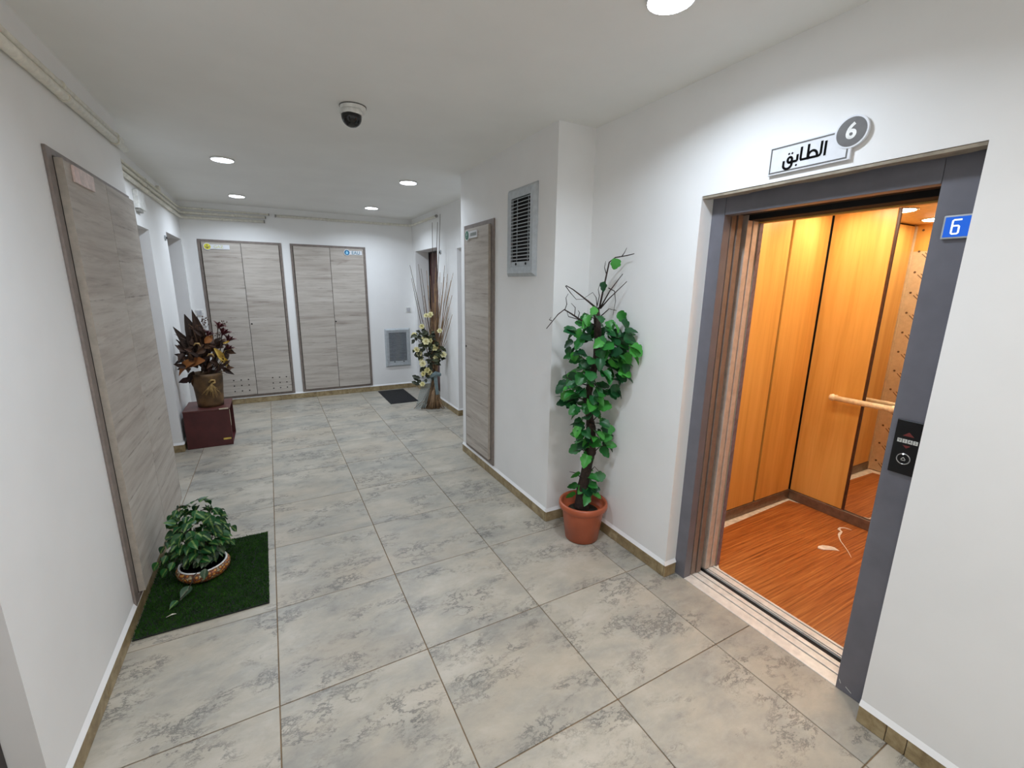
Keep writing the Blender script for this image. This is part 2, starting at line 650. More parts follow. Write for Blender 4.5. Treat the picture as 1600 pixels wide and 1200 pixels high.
def fbox(mb, fn, u0, u1, v0, v1, n0, n1):
    vs = [fn(u, v, n) for n in (n0, n1) for v in (v0, v1) for u in (u0, u1)]
    mb.add(vs, [(0, 2, 3, 1), (4, 5, 7, 6), (0, 1, 5, 4), (2, 6, 7, 3), (0, 4, 6, 2), (1, 3, 7, 5)])
    return mb


# ------------------------------------------------------------------ setting: room shell
XL, XLR, YB, XRR, XP, XE = -0.605, -0.757, 5.185, 2.10, 1.692, 1.967
YF = -2.75               # wall behind the camera
Y_LE = 2.04              # far end of the left wall
# floor slab with every tile its own piece
fl = MB()
fl.box((-1.3, YF - 0.1, -0.12), (2.055, YB + 0.12, -0.004))
fl.box((2.055, 2.3, -0.12), (2.7, YB + 0.12, -0.004))
floor = struct('floor', fl, MT['grout'])
xs = [-1.25, -0.6, 0.0, 0.6, 1.2, 1.8, 2.055]
g = 0.0021
for j in range(-5, 9):
    y0, y1 = max(j * 0.6, YF - 0.05), min(j * 0.6 + 0.6, YB + 0.05)
    if y1 - y0 < 0.02:
        continue
    for i in range(len(xs) - 1):
        x0, x1 = xs[i], xs[i + 1]
        if i == 0 and y1 < 1.9 and y1 > -0.2:
            continue
        if i == 5 and y0 >= 2.35:
            x1 = 2.6
        mb = MB().box((x0 + g, y0 + g, -0.012), (x1 - g, y1 - g, rnd.uniform(-0.0006, 0.0)))
        mb.build('tile', MT['tile'], floor, bevel=0.0012, seg=1)

cl = MB().box((-1.3, YF - 0.1, H), (2.7, YB + 0.12, H + 0.12))
struct('ceiling', cl, MT['ceil'])

# left wall (near), its far end and the reveal at its near end
wl = MB().box((-1.3, -0.10, -0.02), (XL, Y_LE, H))
struct('wall_left', wl, MT['wall'])
# left wall before that, set back, with a door in it
wl2 = MB()
wl2.box((-1.3, YF - 0.1, -0.02), (-0.70, -1.10, H))
wl2.box((-1.3, -1.10, 2.08), (-0.70, -0.10, H))
wl2.box((-1.3, -1.10, -0.02), (-0.80, -0.10, 2.08))
struct('wall_left_near', wl2, MT['wall'])
d4 = MB()
for a, b in ((-0.17, -0.102), (-1.098, -1.03)):
    d4.box((-0.795, a, 0.0), (-0.676, b, 2.078))
d4.box((-0.795, -1.03, 2.01), (-0.676, -0.17, 2.078))
door4 = struct('door_4', d4, MT['doorframe'], None, 0.004)
MB().box((-0.79, -1.028, 0.005), (-0.735, -0.172, 2.008)).build('door_leaf', MT['doorwood'], door4, 0.003)

# left rear wall with two door niches
wr = MB()
NA = (2.42, 3.41, 2.06)
NB = (4.215, 5.13, 2.12)
XD = -0.98
wr.box((-1.3, Y_LE, -0.02), (XLR, NA[0], H))
wr.box((-1.3, NA[0], NA[2]), (XLR, NA[1], H))
wr.box((-1.3, NA[1], -0.02), (XLR, NB[0], H))
wr.box((-1.3, NB[0], NB[2]), (XLR, NB[1], H))
wr.box((-1.3, NB[1], -0.02), (XLR, YB + 0.1, H))
wr.box((-1.3, NA[0], -0.02), (XD - 0.06, NA[1], NA[2]))
wr.box((-1.3, NB[0], -0.02), (XD - 0.06, NB[1], NB[2]))
struct('wall_left_rear', wr, MT['wall'])
for k, n in ((2, NA), (3, NB)):
    m = MB()
    m.box((XD - 0.058, n[0] + 0.002, 0.0), (XD + 0.01, n[0] + 0.06, n[2] - 0.002))
    m.box((XD - 0.058, n[1] - 0.06, 0.0), (XD + 0.01, n[1] - 0.002, n[2] - 0.002))
    m.box((XD - 0.058, n[0] + 0.06, n[2] - 0.062), (XD + 0.01, n[1] - 0.06, n[2] - 0.002))
    d = struct('door_%d' % k, m, MT['doorframe'], None, 0.003)
    MB().box((XD - 0.056, n[0] + 0.061, 0.004), (XD - 0.01, n[1] - 0.061, n[2] - 0.064)).build('door_leaf', MT['doorwood'], d, 0.003)

# back wall
struct('wall_back', MB().box((-1.3, YB, -0.02), (2.7, YB + 0.12, H)), MT['wall'])

# right rear wall with two door niches
w2 = MB()
NC = (4.06, 5.04, 2.105)
ND = (2.45, 3.365, 2.045)
XDR = 2.31
w2.box((XRR, 2.22, -0.02), (2.7, ND[0], H))
w2.box((XRR, ND[0], ND[2]), (2.7, ND[1], H))
w2.box((XRR, ND[1], -0.02), (2.7, NC[0], H))
w2.box((XRR, NC[0], NC[2]), (2.7, NC[1], H))
w2.box((XRR, NC[1], -0.02), (2.7, YB, H))
w2.box((XDR + 0.07, ND[0], -0.02), (2.7, ND[1], ND[2]))
w2.box((XDR + 0.07, NC[0], -0.02), (2.7, NC[1], NC[2]))
struct('wall_right_rear', w2, MT['wall'])
for k, n in ((1, NC), (5, ND)):
    m = MB()
    m.box((XDR - 0.01, n[0] + 0.002, 0.0), (XDR + 0.068, n[0] + 0.05, n[2] - 0.002))
    m.box((XDR - 0.01, n[1] - 0.012, 0.0), (XDR + 0.068, n[1] - 0.002, n[2] - 0.002))
    m.box((XDR - 0.01, n[0] + 0.05, n[2] - 0.02), (XDR + 0.068, n[1] - 0.012, n[2] - 0.002))
    d = struct('door_%d' % k, m, MT['doorframe'], None, 0.003)
    MB().box((XDR + 0.008, n[0] + 0.051, 0.004), (XDR + 0.066, n[1] - 0.013, n[2] - 0.022)).build('door_leaf', MT['doorwood'], d, 0.003)

# pillar block on the right, then the wall of the lift
struct('wall_right_pillar', MB().box((XP, 0.697, -0.02), (XRR + 0.02, 2.225, H)), MT['wall'])
LO = (-1.10, -0.13, 2.052)      # lift opening in the wall
XF = 2.05                       # plane of the steel frame
we = MB()
we.box((XE, LO[1], -0.02), (XF, 0.70, H))
we.box((XE, LO[0], LO[2]), (XF, LO[1], H))
we.box((XE, YF - 0.1, -0.02), (XF, LO[0], H))
struct('wall_right', we, MT['wall'])
struct('wall_front', MB().box((-1.3, YF - 0.12, -0.02), (XF, YF, H)), MT['wall'])
# raw plaster lining of the lift opening, ragged along its inner edge
sf = MB()
N = 36
us = [LO[0] + 0.002 + (LO[1] - LO[0] - 0.004) * i / N for i in range(N + 1)]
pa = [(u, 0.0) for u in us] + [(u, 0.052 + 0.010 * math.sin(u * 17) + rnd.uniform(-0.005, 0.005)) for u in reversed(us)]
sf.prism(pa, lambda p, q, a: (XE + 0.003 + q, p, a), LO[2] - 0.012, LO[2] - 0.001)
struct('trim_1', sf, MT['plaster'])

# ------------------------------------------------------------------ skirting tiles
SKH, SKT = 0.073, 0.011


def skirt(name, fn, u0, u1, cuts=(), step=0.6, h=SKH):
    """a run of skirting tiles on a wall frame; a fillet of wall paint closes the top"""
    m = fbox(MB(), fn, u0, u1, h, h + 0.012, -0.001, 0.004)
    n = len(m.v)
    vs = [fn(u0, h, 0.0), fn(u1, h, 0.0), fn(u0, h, SKT + 0.001), fn(u1, h, SKT + 0.001), fn(u0, h + 0.022, 0.001), fn(u1, h + 0.022, 0.001)]
    m = MB().add(vs, [(0, 1, 3, 2), (2, 3, 5, 4), (0, 4, 5, 1), (0, 2, 4), (1, 5, 3)])
    o = struct(name, m, MT['wall'])
    pts = [u0]
    if cuts:
        pts += list(cuts)
    else:
        q = u0 + step
        while q < u1 - 0.05:
            pts.append(q); q += step
    pts.append(u1)
    for a, b in zip(pts[:-1], pts[1:]):
        t = fbox(MB(), fn, a + 0.0012, b - 0.0012, 0.0005, h - 0.0005, 0.0005, SKT)
        t.build('skirting_tile', MT['skirt'], o, bevel=0.0015, seg=1)
    return o


skirt('baseboard_left', on_left(XL), -0.10, Y_LE + 0.002, step=0.45)
skirt('baseboard_left_near', on_left(-0.70), YF, -1.10, step=0.45)
skirt('baseboard_left_end', on_back(-0.10), -0.674, XL + 0.010)
skirt('baseboard_left_niche', on_back(NA[1]), XD + 0.012, XLR + 0.011, step=0.5)
skirt('baseboard_left_rear', on_left(XLR), NA[1] + 0.0, NB[0], step=0.45)
skirt('baseboard_left_corner', on_back(NB[1]), XD + 0.012, XLR, step=0.5)
skirt('baseboard_back', on_back(YB), XLR + 0.002, XRR - 0.012, step=0.45)
skirt('baseboard_right_corner', on_right(XRR), -(YB - 0.012), -NC[1] + 0.0, step=0.4)
skirt('baseboard_right_niche', on_back(NC[1]), XRR - 0.011, XDR - 0.012, step=0.4)
skirt('baseboard_right_rear', on_right(XRR), -NC[0], -ND[1], step=0.45)
skirt('baseboard_right_niche_near', on_back(ND[1]), XRR - 0.011, XDR - 0.012, step=0.4)
skirt('baseboard_pillar', on_right(XP), -2.225, -0.697, step=0.45)
skirt('baseboard_pillar_end', on_back(0.697), XP - 0.011, XE, step=0.45)
skirt('baseboard_right', on_right(XE), -0.684, -LO[1], cuts=(-0.26, 0.083))
skirt('baseboard_right_reveal', on_back(LO[1]), XE - 0.011, XF - 0.004, step=0.4)
skirt('baseboard_right_near', on_right(XE), -LO[0], -YF - 0.0, cuts=(1.19, 1.25, 1.70, 2.15))
skirt('baseboard_front', lambda u, v, n: (-u, YF + n, v), -XE + 0.012, 0.69, step=0.45)


# ------------------------------------------------------------------ ceiling lights
def ceiling_light(x, y, label, first=[None]):
    if first[0] is None:
        t = thing('ceiling_light', label, 'ceiling light', (x, y, H), 'round ceiling panels')
        r = 0.076
        MB().lathe([(r + 0.006, -0.0005), (r + 0.005, -0.010), (r + 0.001, -0.013), (r - 0.001, -0.012), (r - 0.001, -0.001)], (x, y, H), 40).build('rim', MT['white'], t)
        MB().lathe([(0.0001, -0.016), (r * 0.6, -0.0155), (r * 0.9, -0.0145), (r - 0.001, -0.0125), (r - 0.001, -0.003)], (x, y, H), 40).build('diffuser', MT['led'], t)
        ld = bpy.data.lights.new('panel_light', 'AREA')
        ld.shape = 'DISK'
        ld.size = 0.16
        ld.energy = LAMP_P
        ld.color = LAMP_COL
        ld.spread = math.radians(LAMP_SPREAD)
        lo_ = bpy.data.objects.new('panel_light', ld)
        COL.objects.link(lo_)
        lo_.parent = t
        lo_.location = (0, 0, -0.018)
        first[0] = t
        return t
    r = first[0].copy()
    COL.objects.link(r)
    r.location = (x, y, H)
    r['label'] = label
    for c in first[0].children:
        d = c.copy()
        COL.objects.link(d)
        d.parent = r
    return r


ceiling_light(-0.11, 2.735, 'round white ceiling panel light on the left, nearer of the left pair')
ceiling_light(-0.10, 4.43, 'round white ceiling panel light above the yellow-signed cabinet')
ceiling_light(1.36, 4.40, 'round white ceiling panel light near the back wall, above the floor grille')
ceiling_light(1.37, 2.735, 'round white ceiling panel light beside the narrow pillar, nearer of the right pair')
ceiling_light(1.38, -0.41, 'round white ceiling panel light in front of the lift, cut by the top edge')
ceiling_light(-0.10, -0.41, 'unseen round white ceiling panel light above the near left wall, added as twin of the lift one')  # out of view, added to mirror the panel by the lift
for x, lb in ((-0.10, 'added unseen fill light, round warm-white panel behind the camera on the left'), (1.30, 'added unseen fill light, round warm-white panel behind the camera on the right')):  # unseen lamps added to brighten the near walls and floor
    q = ceiling_light(x, -1.95, lb)
    for c in q.children:
        if c.name.startswith('diffuser'):
            c.data = c.data.copy()
            c.data.materials[0] = MT['ledfill']
        elif c.name.startswith('panel_light'):
            c.data = c.data.copy()
            c.data.color = FILL_COL
            c.data.energy = LAMP_P * 0.72


# ------------------------------------------------------------------ meter cabinets
def utility_cabinet(fn, u0, u1, v0, v1, band, splits, label, sign=None, loc=None, locks=(), left_band=None, right_band=None, proud=0.030, gap=0.006):
    lb = band if left_band is None else left_band
    rb = band if right_band is None else right_band
    loc = fn((u0 + u1) / 2, v0, 0.0)
    t = thing('utility_cabinet', label, 'cabinet', loc, 'wood-look service cabinets')
    fr = MB()
    fbox(fr, fn, u0, u0 + lb, v0, v1, 0.0005, 0.012)
    fbox(fr, fn, u1 - rb, u1, v0, v1, 0.0005, 0.012)
    fbox(fr, fn, u0 + lb, u1 - rb, v1 - band, v1, 0.0005, 0.0115)
    fbox(fr, fn, u0 + lb, u1 - rb, v0, v0 + band, 0.0005, 0.0115)
    fr.build('frame', MT['trim'], t, 0.0015)
    fbox(MB(), fn, u0 + lb, u1 - rb, v0 + band, v1 - band, 0.0005, 0.006).build('door_gap_shade', MT['dark'], t)  # dark sheet, painted shade for the gaps round the doors
    iu0, iu1, iv0, iv1 = u0 + lb + gap, u1 - rb - gap * 0.8, v0 + band + 0.004, v1 - band - 0.002
    edges = [iu0] + list(splits) + [iu1]
    for a, b in zip(edges[:-1], edges[1:]):
        d = fbox(MB(), fn, a + 0.0026, b - 0.0026, iv0, iv1, 0.0075, proud).build('door', MT['oak'], t, 0.0012, seg=1)
        for ue, sg in ((a, 1), (b, -1)):
            if ue in (iu0, iu1):
                fbox(MB(), fn, ue + sg * 0.0010, ue + sg * 0.0025, iv0 + 0.001, iv1 - 0.001, 0.0075, proud + 0.0004).build('edge_band', MT['oaktan'], d)
        for (lu, lv) in locks:
            if a < lu < b:
                k = MB()
                k.prism(disc_poly(lu, lv, 0.010, 14), fn, proud - 0.002, proud + 0.004)
                k.build('keyhole', MT['black'], d)
    return t


SIGN_H = 0.062


def cabinet_sign(t, fn, uc, vc, length, disc, disc_mat, plate_mat, n0):
    """name plate with a round badge at its left end"""
    b = MB()
    r = 0.043
    fbox(b, fn, uc - length / 2, uc + length / 2, vc - 0.028, vc + 0.028, n0, n0 + 0.007)
    s = b.build('sign', plate_mat, t, 0.001, seg=1)
    m = MB()
    m.prism(disc_poly(uc - length / 2 + 0.02, vc, r), fn, n0, n0 + 0.0085)
    m.build('badge_backing', plate_mat, s)
    m = MB()
    m.prism(disc_poly(uc - length / 2 + 0.02, vc, r * 0.82), fn, n0 + 0.0086, n0 + 0.0094)
    m.build('badge', disc_mat, s)
    return s


fnL = on_left(XL)
cabL = utility_cabinet(fnL, 0.828, 2.030, 0.075, 2.135, 0.026, (1.465,),
                       'tall grey wood-look cabinet on the left wall above the green mat, faded pink sign', left_band=0.052, right_band=0.004, proud=0.034, gap=0.024)
fbox(MB(), fnL, 0.985, 1.240, 2.030, 2.098, 0.0345, 0.0425).build('sign', MT['signpink'], cabL, 0.001, seg=1)
fbox(MB(), fnL, 0.990, 1.045, 2.034, 2.094, 0.0426, 0.0432).build('badge', MT['circle_pink'], cabL)

fnB = on_back(YB)
cab1 = utility_cabinet(fnB, -0.602, 0.320, 0.088, 2.138, 0.030, (-0.146,),
                       'grey wood-look cabinet on the back wall with yellow sign and drilled air holes', locks=((-0.120, 1.083),))
s1 = cabinet_sign(cab1, fnB, -0.395, 2.050, 0.255, True, MT['circle_yellow'], MT['sign'], 0.0305)
text_mb('GAZ', 0.050, lambda u, v, n: fnB(u - 0.385, v + 2.050, 0.0375 + n)).build('lettering', MT['paleyellow'], s1)
strokes_mb([[(-0.02, 0.0), (0.0, -0.022), (0.02, 0.0)], [(0.0, -0.02), (0.0, 0.024)]], 0.006,
           lambda u, v, n: fnB(u - 0.5025, v + 2.050, 0.0398 + n)).build('flame_mark', MT['signgrey'], s1)
hm = MB()
for u0 in (-0.47, 0.0):
    for a in range(3):
        for b in range(3):
            hm.prism(disc_poly(u0 + 0.065 + a * 0.085 - (0.0 if u0 < -.1 else 0.01), 0.185 + b * 0.075, 0.0085, 10), fnB, 0.029, 0.0306)
o = hm.build('air_holes', MT['dark'], cab1)
o['kind'] = 'stuff'

cab2 = utility_cabinet(fnB, 0.422, 1.402, 0.092, 2.138, 0.030, (0.916,),
                       'grey wood-look cabinet on the back wall with blue water sign, beside the low grille', locks=((0.931, 1.087),))
s2 = cabinet_sign(cab2, fnB, 1.235, 2.052, 0.225, True, MT['circle_blue'], MT['sign'], 0.0305)
text_mb('EAU', 0.062, lambda u, v, n: fnB(u + 1.262, v + 2.050, 0.0375 + n), bold=0.001).build('lettering', MT['bluesoft'], s2)
dp = [(0.0, 0.026)] + disc_poly(0.0, -0.006, 0.016, 16, math.radians(30), math.radians(-210), close=False)
MB().prism(dp, lambda p, q, a: fnB(p + 1.1425, q + 2.052, a), 0.0398, 0.0404).build('water_drop', MT['lightblue'], s2)

fnP = on_right(XP)
cab3 = utility_cabinet(fnP, -2.125, -1.530, 0.098, 2.130, 0.036, (),
                       'narrow grey wood-look cabinet on the pillar with green sign', left_band=0.040, right_band=0.046, gap=0.014, locks=((-2.055, 1.080),))
s3 = cabinet_sign(cab3, fnP, -1.905, 2.040, 0.225, True, MT['circle_green'], MT['sign'], 0.0305)
strokes_mb([[(i * 0.0125 - 0.05, -0.010), (i * 0.0125 - 0.05, 0.010)] for i in range(10)], 0.0065,
           lambda u, v, n: fnP(u - 1.872, v + 2.040, 0.0375 + n)).build('lettering', MT['greyink'], s3)
strokes_mb([[(0.0, -0.018), (0.0, 0.018)], [(-0.010, 0.004), (0.010, 0.004)]], 0.007,
           lambda u, v, n: fnP(u - 1.9975, v + 2.040, 0.0398 + n)).build('badge_mark', MT['sign'], s3)


# ------------------------------------------------------------------ ventilation grilles
def grille(fn, u0, u1, v0, v1, bw, nsl, label, bars=True, bottom=0.07):
    t = thing('vent_grille', label, 'grille', fn((u0 + u1) / 2, v0, 0), 'ventilation grilles')
    D = 0.026
    fr = MB()
    o = [(u0, v0), (u1, v0), (u1, v1), (u0, v1)]
    i = [(u0 + bw, v0 + bw), (u1 - bw, v0 + bw), (u1 - bw, v1 - bw), (u0 + bw, v1 - bw)]
    e = 0.022
    m = [(u0 + e, v0 + e), (u1 - e, v0 + e), (u1 - e, v1 - e), (u0 + e, v1 - e)]
    vs = [fn(a, b, 0.0005) for a, b in o] + [fn(a, b, 0.006) for a, b in o] + [fn(a, b, D) for a, b in m] + [fn(a, b, D - 0.004) for a, b in i] + [fn(a, b, 0.002) for a, b in i]
    fs = []
    for q in range(4):
        for k in range(4):
            k2 = (k + 1) % 4
            fs.append((q * 4 + k, q * 4 + k2, q * 4 + 4 + k2, q * 4 + 4 + k))
    fr.add(vs, fs)
    fr.build('frame', MT['galv'], t)
    iu0, iu1, iv0, iv1 = u0 + bw, u1 - bw, v0 + bw, v1 - bw
    fbox(MB(), fn, iu0, iu1, iv0, iv1, 0.0005, 0.003).build('backing', MT['dark'], t)
    lo = iv0 + bottom * 0.55
    fbox(MB(), fn, iu0, iu1, iv0, lo - 0.004, 0.0035, 0.018).build('bottom_plate', MT['galv'], t, 0.001, seg=1)
    sl = None
    for k in range(nsl):
        v = lo + (iv1 - lo) * (k + 0.5) / nsl
        q_ = (iv1 - lo) / nsl
        pr = [(0.009, v + 0.26 * q_), (0.0105, v + 0.30 * q_), (0.022, v + 0.06 * q_), (0.022, v - 0.10 * q_), (0.0205, v - 0.10 * q_)]
        mb = MB()
        n = len(pr)
        vs = [fn(iu0, b, a) for a, b in pr] + [fn(iu1, b, a) for a, b in pr]
        mb.add(vs, [tuple(range(n)), tuple(range(2 * n - 1, n - 1, -1))] + [(q, (q + 1) % n, n + (q + 1) % n, n + q) for q in range(n)])
        mb.build('slat', MT['galv'], t)
    if bars:
        for f in (0.24, 0.82):
            u = iu0 + (iu1 - iu0) * f
            fbox(MB(), fn, u - 0.004, u + 0.004, lo, iv1, 0.004, 0.0075).build('bar', MT['galv'], t)
    for f in (0.28, 0.80):
        u = iu0 + (iu1 - iu0) * f
        MB().prism(disc_poly(u, (iv0 + lo) / 2, 0.009, 12), fn, 0.0175, 0.021).build('screw', MT['dark'], t)
    return t


grille(fnP, -1.300, -0.906, 1.690, 2.282, 0.066, 18, 'grey aluminium vent grille high on the pillar, above the ivy side')
grille(fnB, 1.617, 2.008, 0.360, 0.955, 0.058, 22, 'grey aluminium vent grille low on the back wall above the black doormat', bars=False)

# ------------------------------------------------------------------ conduits
def conduit(name, pts, r, label, group, clips=(), ends=(), seg=10):
    c = pts[0]
    o = MB().tube(pts, r, seg).build(name, MT['pipe'], None, at=c)
    tag(o, label, 'pipe', group)
    for q, d in clips:
        q, d = Vector(q), Vector(d).normalized()
        MB().tube([q - d * 0.012, q + d * 0.012], r + 0.004, seg).build('clip', MT['pipe'], o)
    for q, d in ends:
        q, d = Vector(q), Vector(d).normalized()
        MB().tube([q, q + d * 0.012], r + 0.003, seg).build('end_cap', MT['clip'], o)
    return o


gp = 'cream conduits along the ceiling'
ax = (0, 1, 0)
conduit('conduit', [(-0.582, -0.095, 2.372), (-0.582, 2.06, 2.412)], 0.020, 'thick cream conduit on the near left wall, lower of two', gp,
        clips=[((-0.582, 1.12, 2.394), ax), ((-0.582, 1.86, 2.408), ax)])
conduit('conduit', [(-0.588, -0.095, 2.418), (-0.588, 2.05, 2.452)], 0.0145, 'thin cream conduit on the near left wall, upper of two', gp,
        clips=[((-0.588, 1.12, 2.4375), ax), ((-0.588, 1.93, 2.450), ax)])
bx = (1, 0, 0)
ye = YB - 0.022
conduit('conduit', [(-0.735, Y_LE + 0.01, 2.382), (-0.735, 5.10, 2.380), (-0.725, 5.15, 2.380), (-0.68, ye, 2.380), (0.145, ye, 2.392)], 0.0165,
        'cream conduit bending from left wall to back wall, lowest of three', gp, clips=[((-0.735, 3.45, 2.381), ax), ((-0.735, 4.55, 2.381), ax), ((-0.30, ye, 2.386), bx)],
        ends=[((0.145, ye, 2.392), bx)])
conduit('conduit', [(-0.735, Y_LE + 0.01, 2.428), (-0.735, 5.10, 2.434), (-0.725, 5.15, 2.434), (-0.68, ye, 2.434), (0.162, ye, 2.444)], 0.0145,
        'cream conduit bending from left wall to back wall, middle of three', gp, clips=[((-0.735, 3.45, 2.43), ax), ((-0.50, ye, 2.436), bx), ((-0.16, ye, 2.44), bx)],
        ends=[((0.162, ye, 2.444), bx)])
conduit('conduit', [(-0.738, Y_LE + 0.01, 2.466), (-0.738, 5.10, 2.488), (-0.728, 5.15, 2.488), (-0.68, ye + 0.004, 2.488), (0.205, ye + 0.004, 2.484)], 0.0110,
        'thin cream conduit bending from left wall to back wall, topmost of three', gp, clips=[((-0.738, 3.45, 2.475), ax), ((-0.50, ye + 0.004, 2.488), bx), ((-0.06, ye + 0.004, 2.486), bx)],
        ends=[((0.205, ye + 0.004, 2.484), bx)])
conduit('conduit', [(0.292, ye, 2.474), (2.03, ye, 2.481), (2.07, YB - 0.05, 2.481), (2.078, YB - 0.10, 2.481), (2.079, 4.01, 2.478)], 0.0165,
        'cream conduit above the blue-signed cabinet turning the right corner', gp, clips=[((0.92, ye, 2.4765), bx), ((1.75, ye, 2.480), bx), ((2.079, 4.45, 2.48), ax)],
        ends=[((0.292, ye, 2.474), (-1, 0, 0)), ((2.079, 4.01, 2.478), (0, -1, 0))])
o = fbox(MB(), on_left(XLR), 4.02, 4.10, 2.485, 2.530, 0.0, 0.030).build('cable_bracket', MT['pipe'], None, 0.004, at=(XLR, 4.05, 2.49))
tag(o, 'small cream cable bracket high on the left rear wall above the conduits', 'bracket')

# ------------------------------------------------------------------ small wall fittings
def light_switch(fn, u, v, label):
    t = thing('light_switch', label, 'switch', fn(u, v, 0), 'light switches')
    fbox(MB(), fn, u - 0.042, u + 0.042, v - 0.042, v + 0.042, 0.0, 0.009).build('plate', MT['white'], t, 0.003)
    fbox(MB(), fn, u - 0.026, u + 0.026, v - 0.030, v + 0.030, 0.0092, 0.014).build('rocker', MT['rocker'], t, 0.002)
    return t


light_switch(fnB, -0.680, 1.235, 'small pale light switch behind the dried flowers, left of the yellow-signed cabinet')
light_switch(fnB, 2.000, 1.240, 'small pale light switch above the low grille, beside the dark door')


def bell(fn, u, v, label):
    t = thing('door_sensor', label, 'sensor', fn(u, v, 0), 'round sensors beside the doors')
    MB().prism(disc_poly(u, v, 0.027, 20), fn, 0.0, 0.012).build('housing', MT['galv'], t, 0.002)
    MB().prism(disc_poly(u, v, 0.012, 16), fn, 0.0122, 0.020).build('eye', MT['black'], t)
    return t


bell(on_left(XLR), 4.10, 2.050, 'small grey round sensor on the left rear wall beside the niche')
bell(on_right(XRR), -3.930, 2.032, 'small grey round sensor on the right wall beside the dark door')
t = thing('junction_box', 'small white junction box on the left rear wall under the conduits', 'box', (XLR, 3.12, 2.20))
fbox(MB(), on_left(XLR), 3.02, 3.24, 2.19, 2.33, 0.0, 0.035).build('housing', MT['white'], t, 0.004)
fbox(MB(), on_left(XLR), 3.03, 3.16, 2.165, 2.188, 0.0, 0.028).build('cable_entry', MT['clip'], t, 0.003)

# dome camera
t = thing('dome_camera', 'black security dome camera on a white base under the ceiling', 'camera', (0.605, 1.10, H))
MB().lathe([(0.058, -0.030), (0.066, -0.022), (0.069, -0.004), (0.069, -0.0005)], (0.612, 1.11, H), 36).build('base', MT['white'], t)
MB().lathe([(0.071, -0.005), (0.0712, -0.0005)], (0.612, 1.11, H), 36).build('base_ring', MT['signgrey'], t)
MB().lathe([(0.058, -0.052), (0.060, -0.044), (0.058, -0.026), (0.054, -0.024)], (0.600, 1.095, H), 36).build('collar', MT['white'], t)
pr = [(0.0001, -0.112)] + [(0.053 * math.sin(a), -0.060 - 0.052 * math.cos(a)) for a in [math.pi / 2 * k / 10 for k in range(1, 11)]] + [(0.053, -0.050)]
dm = MB().lathe(pr, (0.598, 1.090, H), 36).build('dome', MT['dome'], t)
MB().lathe([(0.012, -0.027), (0.0121, -0.024)], (0.628, 1.060, H - 0.005), 16).build('lens_hole', MT['signgrey'], t)

# ------------------------------------------------------------------ lift: landing door
d6 = thing('door_6', 'open lift doorway with grey steel frame in the right wall', 'lift door', (XF, -0.59, 0))
del d6['category']
d6['kind'] = 'structure'
JL, JR, HZ = -0.200, -0.984, 1.966
MB().box((XF, JL, 0.0), (XF + 0.052, LO[1] + 0.05, HZ + 0.10)).build('jamb', MT['steel'], d6, 0.002)
MB().box((XF, LO[0] - 0.05, 0.0), (XF + 0.052, JR, HZ + 0.10)).build('jamb', MT['steel'], d6, 0.002)
hd = MB().box((XF + 0.001, JR + 0.001, HZ), (XF + 0.052, JL - 0.001, HZ + 0.10)).build('header', MT['steel'], d6, 0.002)
MB().box((XF + 0.053, JR - 0.1, HZ + 0.010), (XF + 0.15, JL + 0.35, HZ + 0.14)).build('door_track', MT['dark'], d6)
for x0, x1 in ((2.108, 2.142), (2.150, 2.186)):
    MB().box((x0, JL - 0.004 + (0.004 if x0 < 2.12 else 0.0), 0.006), (x1, JL + 0.42, HZ + 0.06)).build('landing_leaf', MT['leaf_edge'], d6, 0.002)
# sill with grooves
sill = MB()
xs_ = [2.053, 2.1170, 2.1250, 2.1655, 2.1735, 2.200]
for a, b in ((0, 1), (2, 3), (4, 5)):
    sill.box((xs_[a], LO[0], -0.03), (xs_[b], LO[1] + 0.35, 0.003))
sill.box((2.053, LO[0], -0.05), (2.203, LO[1] + 0.35, -0.031))
sill.build('landing_sill', MT['alu'], d6, 0.001, seg=1)
gr = MB()
for a in (2.1171, 2.1656):
    gr.box((a, LO[0], -0.0305), (a + 0.0078, LO[1] + 0.35, -0.004))
gr.build('groove_shade_fill', MT['dark'], d6)  # dark strips near the top stand in for shade inside the grooves
MB().box((2.2005, LO[0], -0.06), (2.2395, LO[1] + 0.35, -0.010)).build('shaft_gap_shade', MT['dark'], d6)  # dark fill in place of the shade down the open gap
# paint scuffs at the foot of the right jamb, plaster smear at the left one
sc = MB()
for u0, z0, u1, z1, w_ in ((-0.992, 0.045, -1.000, 0.030, 0.004), (-1.018, 0.030, -1.040, 0.018, 0.003)):
    sc.add([(XF - 0.0006, u0, z0), (XF - 0.0006, u1, z1), (XF - 0.0006, u1, z1 + w_), (XF - 0.0006, u0, z0 + w_)], [(0, 1, 2, 3)])
sc.build('paint_scuff', MT['white'], d6)

# ------------------------------------------------------------------ lift car
CX0, CX1, CY0, CY1, CH = 2.33, 3.615, -1.03, 0.115, 2.16
car = thing('lift_car', 'open lift car lined in orange maple panels with bamboo floor', 'lift', (2.97, -0.45, 0))
MB().box((2.305, CY0 - 0.04, -0.06), (CX1 + 0.04, CY1 + 0.04, -0.004)).build('platform', MT['dark'], car)
# vinyl floor, corner by the door lifted and cut round, strip of bare underlay along the left wall
vp = [(2.31, CY0), (2.31, -0.262), (2.325, -0.225), (2.36, -0.192), (2.40, -0.165), (2.42, 0.040), (CX1 - 0.040, 0.080), (CX1 - 0.030, 0.030), (CX1 - 0.002, -0.02), (CX1 - 0.002, CY0)]
MB().prism(vp, lambda p, q, a: (p, q, a), -0.003, 0.0).build('car_floor', MT['cfloor'], car)
MB().box((2.305, CY0, -0.0039), (CX1, CY1, -0.0031)).build('underlay', MT['paper'], car)
